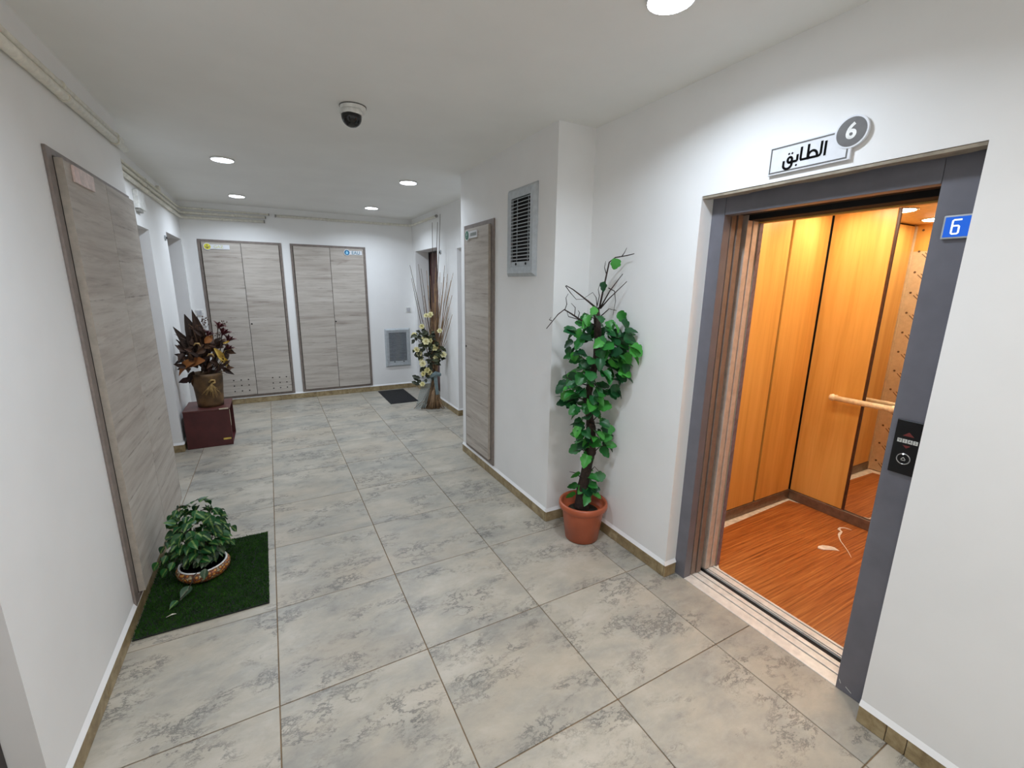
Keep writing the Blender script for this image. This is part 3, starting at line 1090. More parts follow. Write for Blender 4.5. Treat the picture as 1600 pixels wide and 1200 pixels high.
# sill of the car
s_ = MB()
for a, b in ((2.240, 2.246), (2.254, 2.291), (2.299, 2.312)):
    s_.box((a, CY0, -0.03), (b, CY1, 0.002))
s_.box((2.240, CY0, -0.05), (2.312, CY1, -0.031))
s_.build('car_sill', MT['alu'], car, 0.0008, seg=1)
gr = MB()
for a in (2.2461, 2.2911):
    gr.box((a, CY0, -0.0305), (a + 0.0078, CY1, -0.004))
gr.build('groove_shade_fill', MT['dark'], car)  # groove shade of the car sill, painted as dark strips
# walls behind the panels
MB().box((CX0, CY1 + 0.012, -0.003), (CX1 + 0.03, CY1 + 0.04, CH + 0.02)).build('side_wall', MT['dark'], car)
MB().box((CX0, CY0 - 0.04, -0.003), (CX1 + 0.03, CY0 - 0.012, CH + 0.02)).build('side_wall', MT['dark'], car)
MB().box((CX1 + 0.012, CY0 - 0.01, -0.003), (CX1 + 0.03, CY1 + 0.01, CH + 0.02)).build('rear_wall', MT['dark'], car)
MB().box((CX0 - 0.07, CY0 - 0.04, CH), (CX1 + 0.03, CY1 + 0.04, CH + 0.03)).build('car_ceiling', plain('lift_ceiling_panel', (226, 190, 130), 0.35), car)
PZ0, PZ1 = 0.078, CH - 0.012
for a, b in ((2.372, 2.735), (2.755, 3.142), (3.168, CX1 - 0.020)):
    MB().box((a, CY1 - 0.006, PZ0), (b, CY1 + 0.011, PZ1)).build('wall_panel', MT['wood'], car, 0.002, seg=1)
    MB().box((a, CY0 - 0.011, PZ0), (b, CY0 + 0.006, PZ1)).build('wall_panel', MT['wood'], car, 0.002, seg=1)
for a, b in ((CY0 + 0.010, -0.660), (-0.258, CY1 - 0.012)):
    MB().box((CX1 - 0.006, a, PZ0), (CX1 + 0.011, b, PZ1)).build('wall_panel', MT['wood'], car, 0.002, seg=1)
MB().box((CX1 + 0.004, -0.648, PZ0), (CX1 + 0.011, -0.2735, PZ1)).build('mirror', MT['mirror'], car, label='tall mirror on the rear wall of the lift car')
for a in (-0.2735, -0.6595):
    MB().box((CX1 - 0.004, a + 0.001, PZ0), (CX1 + 0.0115, a + 0.0135, PZ1)).build('mirror_trim', plain('mirror_trim_brown', (72, 44, 28), 0.45), car)
MB().box((CX0 + 0.01, CY1 - 0.012, 0.0005), (CX1, CY1 + 0.011, 0.075)).build('skirting', MT['cskirt'], car, 0.002, seg=1)
MB().box((CX0 + 0.01, CY0 - 0.011, 0.0005), (CX1, CY0 + 0.012, 0.075)).build('skirting', MT['cskirt'], car, 0.002, seg=1)
MB().box((CX1 - 0.014, CY0 + 0.013, 0.0005), (CX1 + 0.011, CY1 - 0.0125, 0.075)).build('skirting', MT['cskirt'], car, 0.002, seg=1)
# front return panels, wrapped in tan protective film with printed marks
pl = MB().box((2.322, JL - 0.005, 0.003), (2.345, CY1 + 0.011, CH)).build('front_return', MT['film'], car, 0.002, seg=1)
pr_ = MB().box((2.322, CY0 - 0.011, 0.003), (2.345, JR, CH)).build('front_return', MT['film'], car, 0.002, seg=1)
MB().box((2.320, JL - 0.008, 0.003), (2.349, JL - 0.0052, CH)).build('film_edge', MT['filmdark'], pl)
MB().box((2.346, CY1 - 0.016, 0.003), (2.366, CY1 + 0.011, CH - 0.01)).build('corner_post', MT['film'], car, 0.002, seg=1)
pm = MB()
fnF = lambda u, v, n: (2.3455 + n, u, v)
for k in range(13):
    v = 0.10 + k * 0.168
    for cu in (0.062, -0.105):
        pm.prism(disc_poly(cu, v, 0.009, 10), fnF, 0.0001, 0.0006)
        for off, ln in ((0.0, 0.090), (0.020, 0.065)):
            a0 = Vector((cu - 0.022 - off, v - 0.020 + off * 0.4)); a1 = a0 + Vector((-0.7, -0.7)).normalized() * ln
            nn = Vector((0.7, -0.7)).normalized() * 0.0028
            pm.add([fnF(*(a0 + nn), 0.0004), fnF(*(a1 + nn), 0.0004), fnF(*(a1 - nn), 0.0004), fnF(*(a0 - nn), 0.0004)], [(0, 1, 2, 3)])
o = pm.build('film_print', MT['print'], pl)
o['kind'] = 'stuff'
# slanted print on the edge of the film seen from outside
pm = MB()
for k in range(11):
    v = 0.16 + k * 0.18
    pm.add([(2.3225, JL - 0.0084, v), (2.347, JL - 0.0084, v + 0.035), (2.347, JL - 0.0084, v + 0.041), (2.3225, JL - 0.0084, v + 0.006)], [(0, 1, 2, 3)])
o = pm.build('edge_print', MT['print'], pl)
o['kind'] = 'stuff'
# car doors, slid open to the left
for x0, x1 in ((2.226, 2.264), (2.274, 2.312)):
    MB().box((x0, JL - 0.004, 0.006), (x1, JL + 0.42, 2.02)).build('car_door_leaf', MT['car_edge'], car, 0.002)
# door operator over the car entrance
MB().box((2.226, CY0 - 0.04, 1.955), (2.318, JL - 0.006, 2.30)).build('door_operator', MT['dark'], car, 0.002)
MB().box((2.319, CY0 - 0.04, 1.948), (2.346, CY1, CH)).build('car_header', MT['wood'], car, 0.002)
# handrail wrapped in cream film
hr = MB().tube([(CX1 - 0.062, -0.100, 0.882), (CX1 - 0.062, -0.55, 0.886), (CX1 - 0.062, -0.86, 0.888)], 0.019, 14).build('handrail', MT['cream'], car, label='cream wrapped handrail')
for y in (-0.104, -0.455, -0.856):
    b = MB()
    b.tube([(CX1 - 0.062, y, 0.884), (CX1 + 0.002, y, 0.884)], 0.013, 10)
    b.lathe([(0.0001, -0.024), (0.020, -0.016), (0.0265, 0.0), (0.020, 0.016), (0.0001, 0.024)], (CX1 - 0.062, y, 0.884), 14, axis='y')
    b.build('rail_bracket', MT['cream'], hr)
# recessed spots in the car ceiling
for x, y in ((3.33, -0.13), (3.33, -0.78), (2.64, -0.13), (2.64, -0.78)):
    sp_ = MB().lathe([(0.108, -0.006), (0.113, -0.004), (0.113, -0.0005)], (x, y, CH), 24).build('ceiling_spot', MT['chrome'], car)
    MB().lathe([(0.0001, -0.009), (0.095, -0.0085), (0.100, -0.0062)], (x, y, CH), 24).build('diffuser', MT['spot'], sp_)

# litter in the car
ps = [(-0.062, 0.004), (-0.044, 0.026), (-0.010, 0.034), (0.024, 0.026), (0.052, 0.010), (0.060, -0.022), (0.036, -0.016), (0.002, -0.014), (-0.036, -0.016)]
ca, sa = math.cos(-0.5), math.sin(-0.5)
o = MB()
top = [(3.12 + ca * p - sa * q, -0.425 + sa * p + ca * q, 0.0012 + 0.006 * abs(math.sin(9 * p + 30 * q))) for p, q in ps]
cx_ = sum(p[0] for p in top) / len(top); cy_ = sum(p[1] for p in top) / len(top)
n = len(top)
o.add(top + [(cx_, cy_, 0.010)] + [(p[0], p[1], 0.0006) for p in top],
      [(i, (i + 1) % n, n) for i in range(n)] + [(i, n + 1 + i, n + 1 + (i + 1) % n, (i + 1) % n) for i in range(n)] + [tuple(range(2 * n, n, -1))])
tag(o.build('paper_scrap', MT['paper'], None, at=(3.12, -0.425, 0)), 'torn white paper scrap on the lift car floor', 'scrap')
o = MB()
pth = [(3.52, -0.380), (3.505, -0.345), (3.48, -0.327), (3.445, -0.335), (3.43, -0.36), (3.40, -0.365), (3.37, -0.372), (3.33, -0.392), (3.29, -0.42), (3.24, -0.47), (3.20, -0.505), (3.15, -0.545)]
wd = [0.004, 0.006, 0.012, 0.016, 0.010, 0.016, 0.014, 0.007, 0.005, 0.0035, 0.003, 0.002]
vs, fs = [], []
for i, (p, q) in enumerate(pth):
    a = Vector(pth[max(0, i - 1)]); b = Vector(pth[min(len(pth) - 1, i + 1)])
    d = (b - a).normalized(); nn = Vector((-d.y, d.x)) * wd[i] * 0.5
    zz = 0.0012 + 0.003 * abs(math.sin(i * 1.7))
    vs += [(p + nn.x, q + nn.y, zz), (p - nn.x, q - nn.y, zz), (p + nn.x, q + nn.y, 0.0004), (p - nn.x, q - nn.y, 0.0004)]
for i in range(len(pth) - 1):
    a, b = i * 4, i * 4 + 4
    fs += [(a, b, b + 1, a + 1), (a, a + 2, b + 2, b), (a + 1, b + 1, b + 3, a + 3), (a + 2, a + 3, b + 3, b + 2)]
o.add(vs, fs)
tag(o.build('film_strip', MT['paper'], None, at=(3.35, -0.4, 0)), 'curled white strip of peeled film on the lift car floor', 'scrap')

# ------------------------------------------------------------------ floor sign above the lift
fnE = on_right(XE)
t = thing('floor_sign', 'white acrylic floor sign with grey disc reading 6 above the lift', 'sign', (XE, -0.60, 2.13))
u0, u1, v0, v1 = 0.452, 0.745, 2.076, 2.182
cu, cv, cr = 0.742, 2.166, 0.047
fbox(MB(), fnE, u0, u1 + 0.004, v0, v1, 0.004, 0.014).build('plate', MT['sign'], t, 0.0012, seg=1)
MB().prism(disc_poly(cu, cv, cr + 0.006, 40), fnE, 0.004, 0.0155).build('disc_backing', MT['sign'], t)
MB().prism(disc_poly(cu, cv, cr, 40), fnE, 0.0156, 0.0164).build('disc', MT['signgrey'], t)
e = 0.008
fb = lambda u, v, n: fnE(u, v, 0.0141 + n)
strokes_mb([[(cu - cr - 0.010, v1 - e), (u0 + e, v1 - e), (u0 + e, v0 + e), (u1 - e, v0 + e), (u1 - e, cv - cr - 0.006)]], 0.0052, fb, 0.0006).build('border_line', MT['signgrey'], t)
text_mb('6', 0.070, lambda u, v, n: fnE(u + cu, v + cv, 0.0165 + n), 0.0005, bold=0.0022).build('digit', MT['white'], t)
# the Arabic word for "floor", drawn right to left as pen strokes
A = 0.155


def arc(cx, cy, rx, ry, a0, a1, n=10):
    return [(cx + rx * math.cos(math.radians(a0 + (a1 - a0) * i / n)), cy + ry * math.sin(math.radians(a0 + (a1 - a0) * i / n))) for i in range(n + 1)]


word = [
    [(0.975, 0.0), (0.975, 0.27)],                                                      # alef
    [(0.885, 0.29), (0.885, 0.05), (0.865, 0.012), (0.83, 0.0), (0.44, 0.0), (0.425, 0.03), (0.425, 0.27)],  # lam, base line, alef
    [(0.62, 0.0)] + arc(0.70, 0.02, 0.105, 0.13, 165, 0, 10) + [(0.805, 0.0)],           # bowl of tah
    [(0.590, 0.0), (0.590, 0.29)],                                                      # stem of tah
    [(0.345, 0.12), (0.345, 0.02), (0.325, 0.0), (0.20, 0.0)],                          # ba
    arc(0.165, 0.055, 0.055, 0.062, -80, 280, 16),                                      # head of qaf
    [(0.222, 0.045), (0.222, -0.03)] + arc(0.115, -0.04, 0.107, 0.105, 0, -165, 10) + [(0.012, -0.01), (0.014, 0.03)],  # tail of qaf
]
dots = [(0.125, 0.20), (0.205, 0.20), (0.335, -0.10)]
fw = lambda u, v, n: fnE(0.512 + u * A, 2.112 + v * A, 0.0141 + n)
wm = MB()
for k, ln in enumerate(word):
    q = strokes_mb([ln], 0.054, fw, 0.0005 + 0.0002 * k)
    wm.add(q.v, q.f)
for p, q in dots:
    r = 0.030
    wm.add([fw(p + r, q, 0.0007), fw(p, q + r, 0.0007), fw(p - r, q, 0.0007), fw(p, q - r, 0.0007)], [(0, 1, 2, 3)])
wm.build('lettering', MT['ink'], t)

# blue floor display on the right jamb
fnJ = on_right(XF)
t = thing('floor_display', 'small lit blue floor display reading 6 on the right lift jamb', 'display', (XF, -1.055, 1.79))
fbox(MB(), fnJ, 1.013, 1.097, 1.790, 1.862, 0.0005, 0.012).build('bezel', MT['galv'], t, 0.003)
fbox(MB(), fnJ, 1.0185, 1.0915, 1.7955, 1.8565, 0.0121, 0.0126).build('screen', MT['blue'], t)
dg = [[(1.0565, 1.847), (1.0405, 1.847), (1.0375, 1.844), (1.0375, 1.808), (1.0405, 1.805), (1.0515, 1.805), (1.0545, 1.808), (1.0545, 1.826), (1.0515, 1.829), (1.0395, 1.829)]]
strokes_mb(dg, 0.0046, fnJ, 0.0130).build('digit', MT['digit'], t)

# call panel
t = thing('call_panel', 'black lift call panel with red arrows and round chrome button', 'call panel', (XF, -1.05, 0.985))
fbox(MB(), fnJ, 1.004, 1.097, 0.985, 1.182, 0.0005, 0.008).build('plate', MT['black'], t, 0.002)
for pts in ([(1.028, 1.126), (1.060, 1.126), (1.044, 1.141)], [(1.033, 1.092), (1.055, 1.092), (1.044, 1.082)]):
    MB().prism(pts, fnJ, 0.0081, 0.0088).build('arrow', MT['redarrow'], t)
for k, chh in enumerate('VIAS'):
    uc = 1.0215 + k * 0.0150
    q = fbox(MB(), fnJ, uc - 0.0065, uc + 0.0065, 1.1005, 1.1145, 0.0081, 0.0086).build('letter_tile', MT['cyl'], t)
    text_mb(chh, 0.013, lambda u, v, n, uc=uc: fnJ(u + uc, v + 1.1075, 0.0087 + n), 0.0003).build('letter', MT['ink'], q)
rg = MB()
rv, ru, RR, rt = 1.043, 1.043, 0.019, 0.0022
vs, fs = [], []
for i in range(28):
    a = 2 * math.pi * i / 28
    for k in range(6):
        b = 2 * math.pi * k / 6
        rr = RR + rt * math.cos(b)
        vs.append(fnJ(ru + rr * math.cos(a), rv + rr * math.sin(a), 0.010 + rt * math.sin(b)))
for i in range(28):
    for k in range(6):
        fs.append((i * 6 + k, ((i + 1) % 28) * 6 + k, ((i + 1) % 28) * 6 + (k + 1) % 6, i * 6 + (k + 1) % 6))
rg.add(vs, fs, True)
bt = rg.build('button_ring', MT['chrome'], t)
MB().prism(disc_poly(ru, rv, 0.0165, 24), fnJ, 0.0081, 0.0105).build('button', MT['black'], bt)
MB().prism(disc_poly(ru - 0.002, rv + 0.018, 0.003, 10), fnJ, 0.0106, 0.013).build('pilot_light', MT['digit'], bt)
strokes_mb([[(ru - 0.006, rv - 0.002), (ru, rv + 0.006), (ru + 0.006, rv - 0.002)], [(ru - 0.005, rv - 0.005), (ru + 0.005, rv - 0.005)]], 0.0016, fnJ, 0.0108).build('button_mark', MT['cyl'], bt)

# ------------------------------------------------------------------ mats
t = thing('grass_mat', 'green artificial grass mat against the left wall under the small plant', 'mat', (-0.315, 1.04, 0))
mp = [(-0.590, 0.668), (-0.033, 0.662), (-0.040, 1.415), (-0.588, 1.432)]
MB().prism(mp, lambda p, q, a: (p, q, a), 0.0008, 0.008).build('backing', MT['turfback'], t, 0.001, seg=1)
bl = MB()
bv, bf = [], []
rg2 = random.Random(3)
for i in range(30000):
    a, b = rg2.random(), rg2.random()
    x = (mp[0][0] * (1 - a) + mp[1][0] * a) * (1 - b) + (mp[3][0] * (1 - a) + mp[2][0] * a) * b
    y = (mp[0][1] * (1 - a) + mp[1][1] * a) * (1 - b) + (mp[3][1] * (1 - a) + mp[2][1] * a) * b
    th = rg2.uniform(0, math.pi)
    hh = rg2.uniform(0.006, 0.0125)
    dx, dy = 0.0018 * math.cos(th), 0.0018 * math.sin(th)
    lx, ly = rg2.gauss(0, 0.004), rg2.gauss(0, 0.004)
    k = len(bv)
    bv += [(x - dx, y - dy, 0.0075), (x + dx, y + dy, 0.0075), (min(max(x + lx, -0.597), -0.02), y + ly, 0.0075 + hh)]
    bf.append((k, k + 1, k + 2))
bl.v, bl.f, bl.s = bv, bf, [False] * len(bf)
o = bl.build('pile', MT['turf'], t, recalc=False)
o['kind'] = 'stuff'
o = MB()
o.add([(-0.475, 0.752, 0.024), (-0.455, 0.756, 0.027), (-0.435, 0.760, 0.024), (-0.452, 0.765, 0.026),
       (-0.475, 0.752, 0.022), (-0.455, 0.756, 0.0245), (-0.435, 0.760, 0.022), (-0.452, 0.765, 0.0235)],
      [(0, 1, 2, 3), (7, 6, 5, 4), (0, 4, 5, 1), (1, 5, 6, 2), (2, 6, 7, 3), (3, 7, 4, 0)])
tag(o.build('leaf_scrap', MT['paper'], None, at=(-0.455, 0.757, 0.022)), 'tiny pale leaf scrap lying on the green mat', 'scrap')

t = thing('doormat', 'black rubber doormat on the floor below the low grille', 'doormat', (1.655, 4.69, 0))
MB().box((1.458, 4.285, 0.0008), (1.852, 5.108, 0.008)).build('base', MT['rubber'], t, 0.003)
rb = MB()
for k in range(14):
    x = 1.49 + k * 0.0255
    rb.box((x, 4.33, 0.0081), (x + 0.012, 5.065, 0.0115))
o = rb.build('ribs', MT['rubber'], t)
o['kind'] = 'stuff'

# ------------------------------------------------------------------ plants: shared helpers
RT = Vector((0.87864, -0.47749, 0.0))      # horizontal directions used to lay out stems
DP = Vector((0.47749, 0.87864, 0.0))


def leaf_mesh(name, outline, mat, fold=0.25, curl=0.15, rows=None):
    """a leaf with a raised midrib fold: outline is half widths [(y, halfwidth)] along y from stalk to tip"""
    vs, fs = [], []
    n = len(outline)
    for y, hw in outline:
        z = -curl * y * y / max(outline[-1][0], 1e-6)
        vs += [(-hw, y, z + fold * hw), (-hw * 0.5, y, z + fold * hw * 0.42), (0, y, z), (hw * 0.5, y, z + fold * hw * 0.42), (hw, y, z + fold * hw)]
    for i in range(n - 1):
        for k in range(4):
            a, b = i * 5 + k, (i + 1) * 5 + k
            fs.append((a, a + 1, b + 1, b))
    me = bpy.data.meshes.new(name)
    me.from_pydata(vs, [], fs)
    for p in me.polygons:
        p.use_smooth = True
    me.materials.append(mat)
    return me


def orient(pos, direction, up, size, roll=0.0):
    """matrix with local y along direction and local z near up"""
    y = Vector(direction).normalized()
    z = Vector(up)
    z = z - y * z.dot(y)
    z = z.normalized() if z.length > 1e-4 else y.orthogonal().normalized()
    x = y.cross(z)
    R_ = Matrix((x, y, z)).transposed().to_4x4()
    return Matrix.Translation(pos) @ R_ @ Matrix.Rotation(roll, 4, 'Y') @ Matrix.Scale(size, 4)


# ------------------------------------------------------------------ ivy tree in a terracotta pot
IC = Vector((1.797, 0.425, 0.0))
ivy = thing('ivy_tree', 'tall artificial ivy tree in a terracotta pot beside the lift', 'potted plant', tuple(IC))


def I(u, z, d=0.0):
    p = IC + RT * u + DP * d
    return clear_wall(Vector((p.x, p.y, z)), XE - 0.03)


def clear_wall(p, lim):
    if p.x > lim:
        p = p - Vector((0.63, 0.777, 0)) * ((p.x - lim) / 0.63)
    return p


def keep_clear(o, xmin=None, xmax=None, zmin=None, slide=Vector((0.63, 0.777, 0))):
    """slide a finished piece so that all of it stays clear of a wall or of the floor"""
    off = Vector((0, 0, 0))
    q = o.parent
    while q is not None:
        off += q.location
        q = q.parent
    ws = [o.matrix_basis @ v.co + off for v in o.data.vertices]
    sh = Vector((0, 0, 0))
    if xmax is not None:
        e = max(p.x for p in ws) - xmax
        if e > 0:
            sh -= slide * (e / slide.x)
    if xmin is not None:
        e = xmin - min(p.x for p in ws)
        if e > 0:
            sh += Vector((e, 0, 0))
    if zmin is not None:
        e = zmin - min(p.z for p in ws)
        if e > 0:
            sh += Vector((0, 0, e))
    o.matrix_basis = Matrix.Translation(sh) @ o.matrix_basis


pot = MB().lathe([(0.100, 0.001), (0.108, 0.006), (0.134, 0.200), (0.138, 0.214), (0.154, 0.220), (0.158, 0.236), (0.157, 0.254), (0.150, 0.262), (0.142, 0.260), (0.138, 0.246), (0.128, 0.190)], IC, 48)
pot = pot.build('pot', MT['terra'], ivy)
MB().lathe([(0.126, 0.165), (0.124, 0.186), (0.07, 0.196), (0.0001, 0.200)], IC, 32).build('soil', MT['soil'], ivy)
tr = [(-0.005, 0.19), (-0.006, 0.34), (0.018, 0.50), (0.034, 0.59), (0.027, 0.735), (0.010, 0.83), (-0.012, 0.95), (0.008, 1.08), (0.034, 1.20), (0.036, 1.36), (0.021, 1.505)]
tp = [I(u, z, 0.02 * math.sin(z * 5)) for u, z in tr]
rad = [0.046, 0.040, 0.034, 0.030, 0.028, 0.026, 0.024, 0.022, 0.021, 0.020, 0.019]
tm = MB()
fine, fr_ = [], []
for i in range(len(tp) - 1):
    for k in range(6):
        f = k / 6
        fine.append(tp[i].lerp(tp[i + 1], f))
        fr_.append((rad[i] * (1 - f) + rad[i + 1] * f) * rnd.uniform(0.88, 1.14))
fine.append(tp[-1]); fr_.append(rad[-1])
tm.tube(fine, fr_, 10)
tm.build('trunk', MT['bark'], ivy)
brs = [
    ([(0.035, 1.50), (0.058, 1.656), (0.074, 1.765), (0.106, 1.791), (0.173, 1.803), (0.206, 1.810)], 0.006, -0.03),
    ([(0.147, 1.797), (0.160, 1.820), (0.166, 1.845)], 0.003, -0.03),
    ([(0.066, 1.70), (0.050, 1.735), (0.052, 1.77)], 0.003, -0.03),
    ([(0.038, 1.50), (0.092, 1.601), (0.165, 1.701)], 0.005, 0.03),
    ([(0.04, 1.50), (0.087, 1.564), (0.175, 1.658)], 0.005, -0.05),
    ([(0.083, 1.62), (0.122, 1.602), (0.133, 1.546), (0.126, 1.46)], 0.003, 0.03),
    ([(0.021, 1.50), (-0.038, 1.544), (-0.077, 1.573), (-0.128, 1.609), (-0.170, 1.631)], 0.006, -0.02),
    ([(-0.17, 1.628), (-0.140, 1.588), (-0.107, 1.552), (-0.060, 1.555)], 0.003, -0.03),
    ([(0.021, 1.51), (0.015, 1.563), (-0.006, 1.593), (-0.050, 1.562)], 0.003, 0.02),
    ([(0.020, 1.51), (0.030, 1.575), (0.018, 1.61), (0.024, 1.65)], 0.003, -0.04),
    ([(0.020, 1.40), (-0.070, 1.430), (-0.130, 1.467), (-0.176, 1.493), (-0.214, 1.466), (-0.280, 1.382)], 0.006, -0.06),
    ([(-0.245, 1.425), (-0.262, 1.432), (-0.255, 1.45)], 0.0025, -0.06),
    ([(-0.169, 1.490), (-0.162, 1.523), (-0.171, 1.561), (-0.160, 1.585)], 0.003, -0.06),
    ([(-0.110, 1.452), (-0.112, 1.505), (-0.140, 1.531)], 0.003, -0.06),
    ([(-0.09, 1.436), (-0.085, 1.475), (-0.098, 1.49)], 0.003, -0.06),
    ([(-0.05, 1.424), (-0.148, 1.452), (-0.160, 1.480)], 0.003, -0.03),
    ([(0.02, 1.44), (-0.03, 1.452), (-0.066, 1.48)], 0.003, -0.07),
    ([(0.03, 1.44), (0.09, 1.500), (0.135, 1.49)], 0.004, -0.02),
    ([(0.03, 0.80), (0.065, 0.85), (0.062, 0.90)], 0.004, -0.03),
    ([(0.03, 0.60), (-0.04, 0.62), (-0.085, 0.613)], 0.004, -0.04),
    ([(0.02, 0.53), (-0.01, 0.585), (-0.03, 0.64)], 0.003, -0.04),
    ([(0.035, 0.58), (0.085, 0.64), (0.125, 0.655)], 0.004, -0.03),
    ([(0.03, 0.46), (0.06, 0.50), (0.09, 0.47)], 0.004, -0.02),
    ([(0.00, 0.40), (-0.06, 0.455), (-0.10, 0.468)], 0.004, -0.02),
    ([(0.0, 1.03), (-0.10, 1.06), (-0.15, 1.09), (-0.158, 1.13)], 0.004, -0.06),
    ([(0.02, 1.15), (-0.06, 1.21), (-0.12, 1.225)], 0.004, -0.05),
    ([(0.03, 1.25), (0.12, 1.30), (0.17, 1.27)], 0.004, -0.05),
    ([(0.02, 1.05), (0.10, 1.00), (0.16, 1.03)], 0.004, -0.05),
    ([(0.0, 0.93), (-0.08, 0.96), (-0.13, 0.94)], 0.004, -0.04),
]
for pts, r, d in brs:
    n = len(pts)
    q = [I(u, z, d * i / max(1, n - 1) + rnd.uniform(-0.006, 0.006)) for i, (u, z) in enumerate(pts)]
    MB().tube(q, [r * (1 - 0.6 * i / (n - 1)) for i in range(n)], 6).build('branch', MT['twig'], ivy)

# ivy leaves: rounded with shallow lobes
ol = [(0.0, 0.10), (0.06, 0.34), (0.20, 0.46), (0.36, 0.42), (0.48, 0.50), (0.62, 0.46), (0.74, 0.30), (0.84, 0.27), (0.94, 0.14), (1.0, 0.02)]
ivym = [leaf_mesh('leaf', ol, MT['ivy'], 0.30, 0.20), leaf_mesh('leaf', [(y, w_ * 0.86) for y, w_ in ol], MT['ivy'], 0.55, 0.35), leaf_mesh('leaf', [(y, w_ * 1.06) for y, w_ in ol], MT['ivy'], 0.12, 0.05)]
lr = random.Random(21)


def trunk_u(z):
    for (u0_, z0_), (u1_, z1_) in zip(tr[:-1], tr[1:]):
        if z0_ <= z <= z1_:
            f = (z - z0_) / (z1_ - z0_)
            return u0_ * (1 - f) + u1_ * f
    return tr[-1][0]


def add_leaf(u, z, d, s, dirv=None, up=None):
    out = RT * (u - trunk_u(min(z, 1.5))) + DP * d
    if out.length < 0.02:
        out = -DP * 0.05 + RT * lr.uniform(-0.03, 0.03)
    out.normalize()
    dv = dirv or (out * 0.8 + Vector((0, 0, lr.uniform(-0.9, 0.25))) + RT * lr.uniform(-0.6, 0.6))
    upv = up or (Vector((0, 0, 0.8)) + out * lr.uniform(0.2, 1.0) - DP * lr.uniform(0.0, 0.9) + RT * lr.uniform(-0.5, 0.5))
    o = place('leaf', lr.choice(ivym), ivy, Matrix.Translation(-IC) @ orient(I(u, z, d), dv, upv, s, lr.uniform(-0.4, 0.4)))
    keep_clear(o, xmax=XE - 0.012)


zones = [  # z0, z1, centre offset, half width, half depth, count
    (1.31, 1.47, 0.05, 0.125, 0.09, 24),
    (1.17, 1.38, 0.03, 0.180, 0.12, 52),
    (1.00, 1.20, 0.01, 0.175, 0.11, 48),
    (0.88, 1.04, -0.03, 0.125, 0.09, 28),
    (0.74, 0.95, -0.02, 0.095, 0.08, 30),
    (0.62, 0.80, 0.03, 0.090, 0.07, 22),
    (0.58, 0.68, 0.03, 0.075, 0.05, 9),
    (0.31, 0.46, 0.055, 0.035, 0.05, 12),
]
for z0, z1, c, hw, hd_, n in zones:
    for k in range(n):
        z = lr.uniform(z0, z1)
        a = lr.uniform(0, 2 * math.pi)
        rr = math.sqrt(lr.uniform(0.12, 1.0))
        d = math.sin(a) * rr * hd_
        add_leaf(trunk_u(z) + c * 0.6 + math.cos(a) * rr * hw, z, d, lr.uniform(0.058, 0.088))
for u, z, d, s in ((0.112, 1.785, -0.03, 0.062), (0.030, 1.650, -0.03, 0.058), (0.135, 1.480, -0.04, 0.075), (0.172, 1.345, -0.05, 0.080), (0.185, 1.24, -0.03, 0.07),
                   (-0.12, 1.245, -0.05, 0.065), (-0.135, 1.00, -0.05, 0.065), (0.125, 1.055, -0.07, 0.080), (-0.05, 1.415, -0.05, 0.07), (-0.10, 1.38, -0.04, 0.06), (0.01, 1.505, -0.05, 0.05)):
    add_leaf(u, z, d, s, dirv=RT * lr.uniform(-0.7, 0.9) + Vector((0, 0, -0.7)), up=Vector((0, 0, 0.6)) - DP)
for u, z, dv in ((-0.04, 0.475, -1), (-0.055, 0.40, -1), (-0.065, 0.335, -1)):
    add_leaf(u, z, -0.03, 0.07, dirv=RT * dv + Vector((0, 0, -0.9)), up=Vector((0, 0, 0.4)) - DP * 0.6 + RT)

# ------------------------------------------------------------------ small variegated plant on the mat
PC = Vector((-0.352, 1.085, 0.0205))
RS, DS = Vector((0.98610, 0.16616, 0)), Vector((-0.16616, 0.98610, 0))
sp_ = thing('variegated_plant', 'small variegated houseplant in a pebbled bowl on the green mat', 'potted plant', tuple(PC))


def P(u, z, d=0.0):
    p = PC + RS * u + DS * d
    return Vector((p.x, p.y, PC.z + z))


def tilt(mb, ang=0.0):
    return mb


pb = MB().lathe([(0.085, 0.0), (0.112, 0.006), (0.126, 0.026), (0.128, 0.046), (0.119, 0.062), (0.110, 0.060), (0.104, 0.048)], PC, 40).build('bowl', MT['peb'], sp_)
MB().lathe([(0.112, 0.0605), (0.1165, 0.066), (0.112, 0.071), (0.106, 0.068), (0.106, 0.0605)], PC, 40).build('rim', MT['white'], pb)
MB().lathe([(0.1055, 0.040), (0.1045, 0.052), (0.05, 0.060), (0.0001, 0.062)], PC, 28).build('soil', MT['soil'], sp_)
ov = [(0.0, 0.06), (0.10, 0.22), (0.25, 0.34), (0.42, 0.37), (0.58, 0.32), (0.74, 0.21), (0.88, 0.10), (1.0, 0.01)]
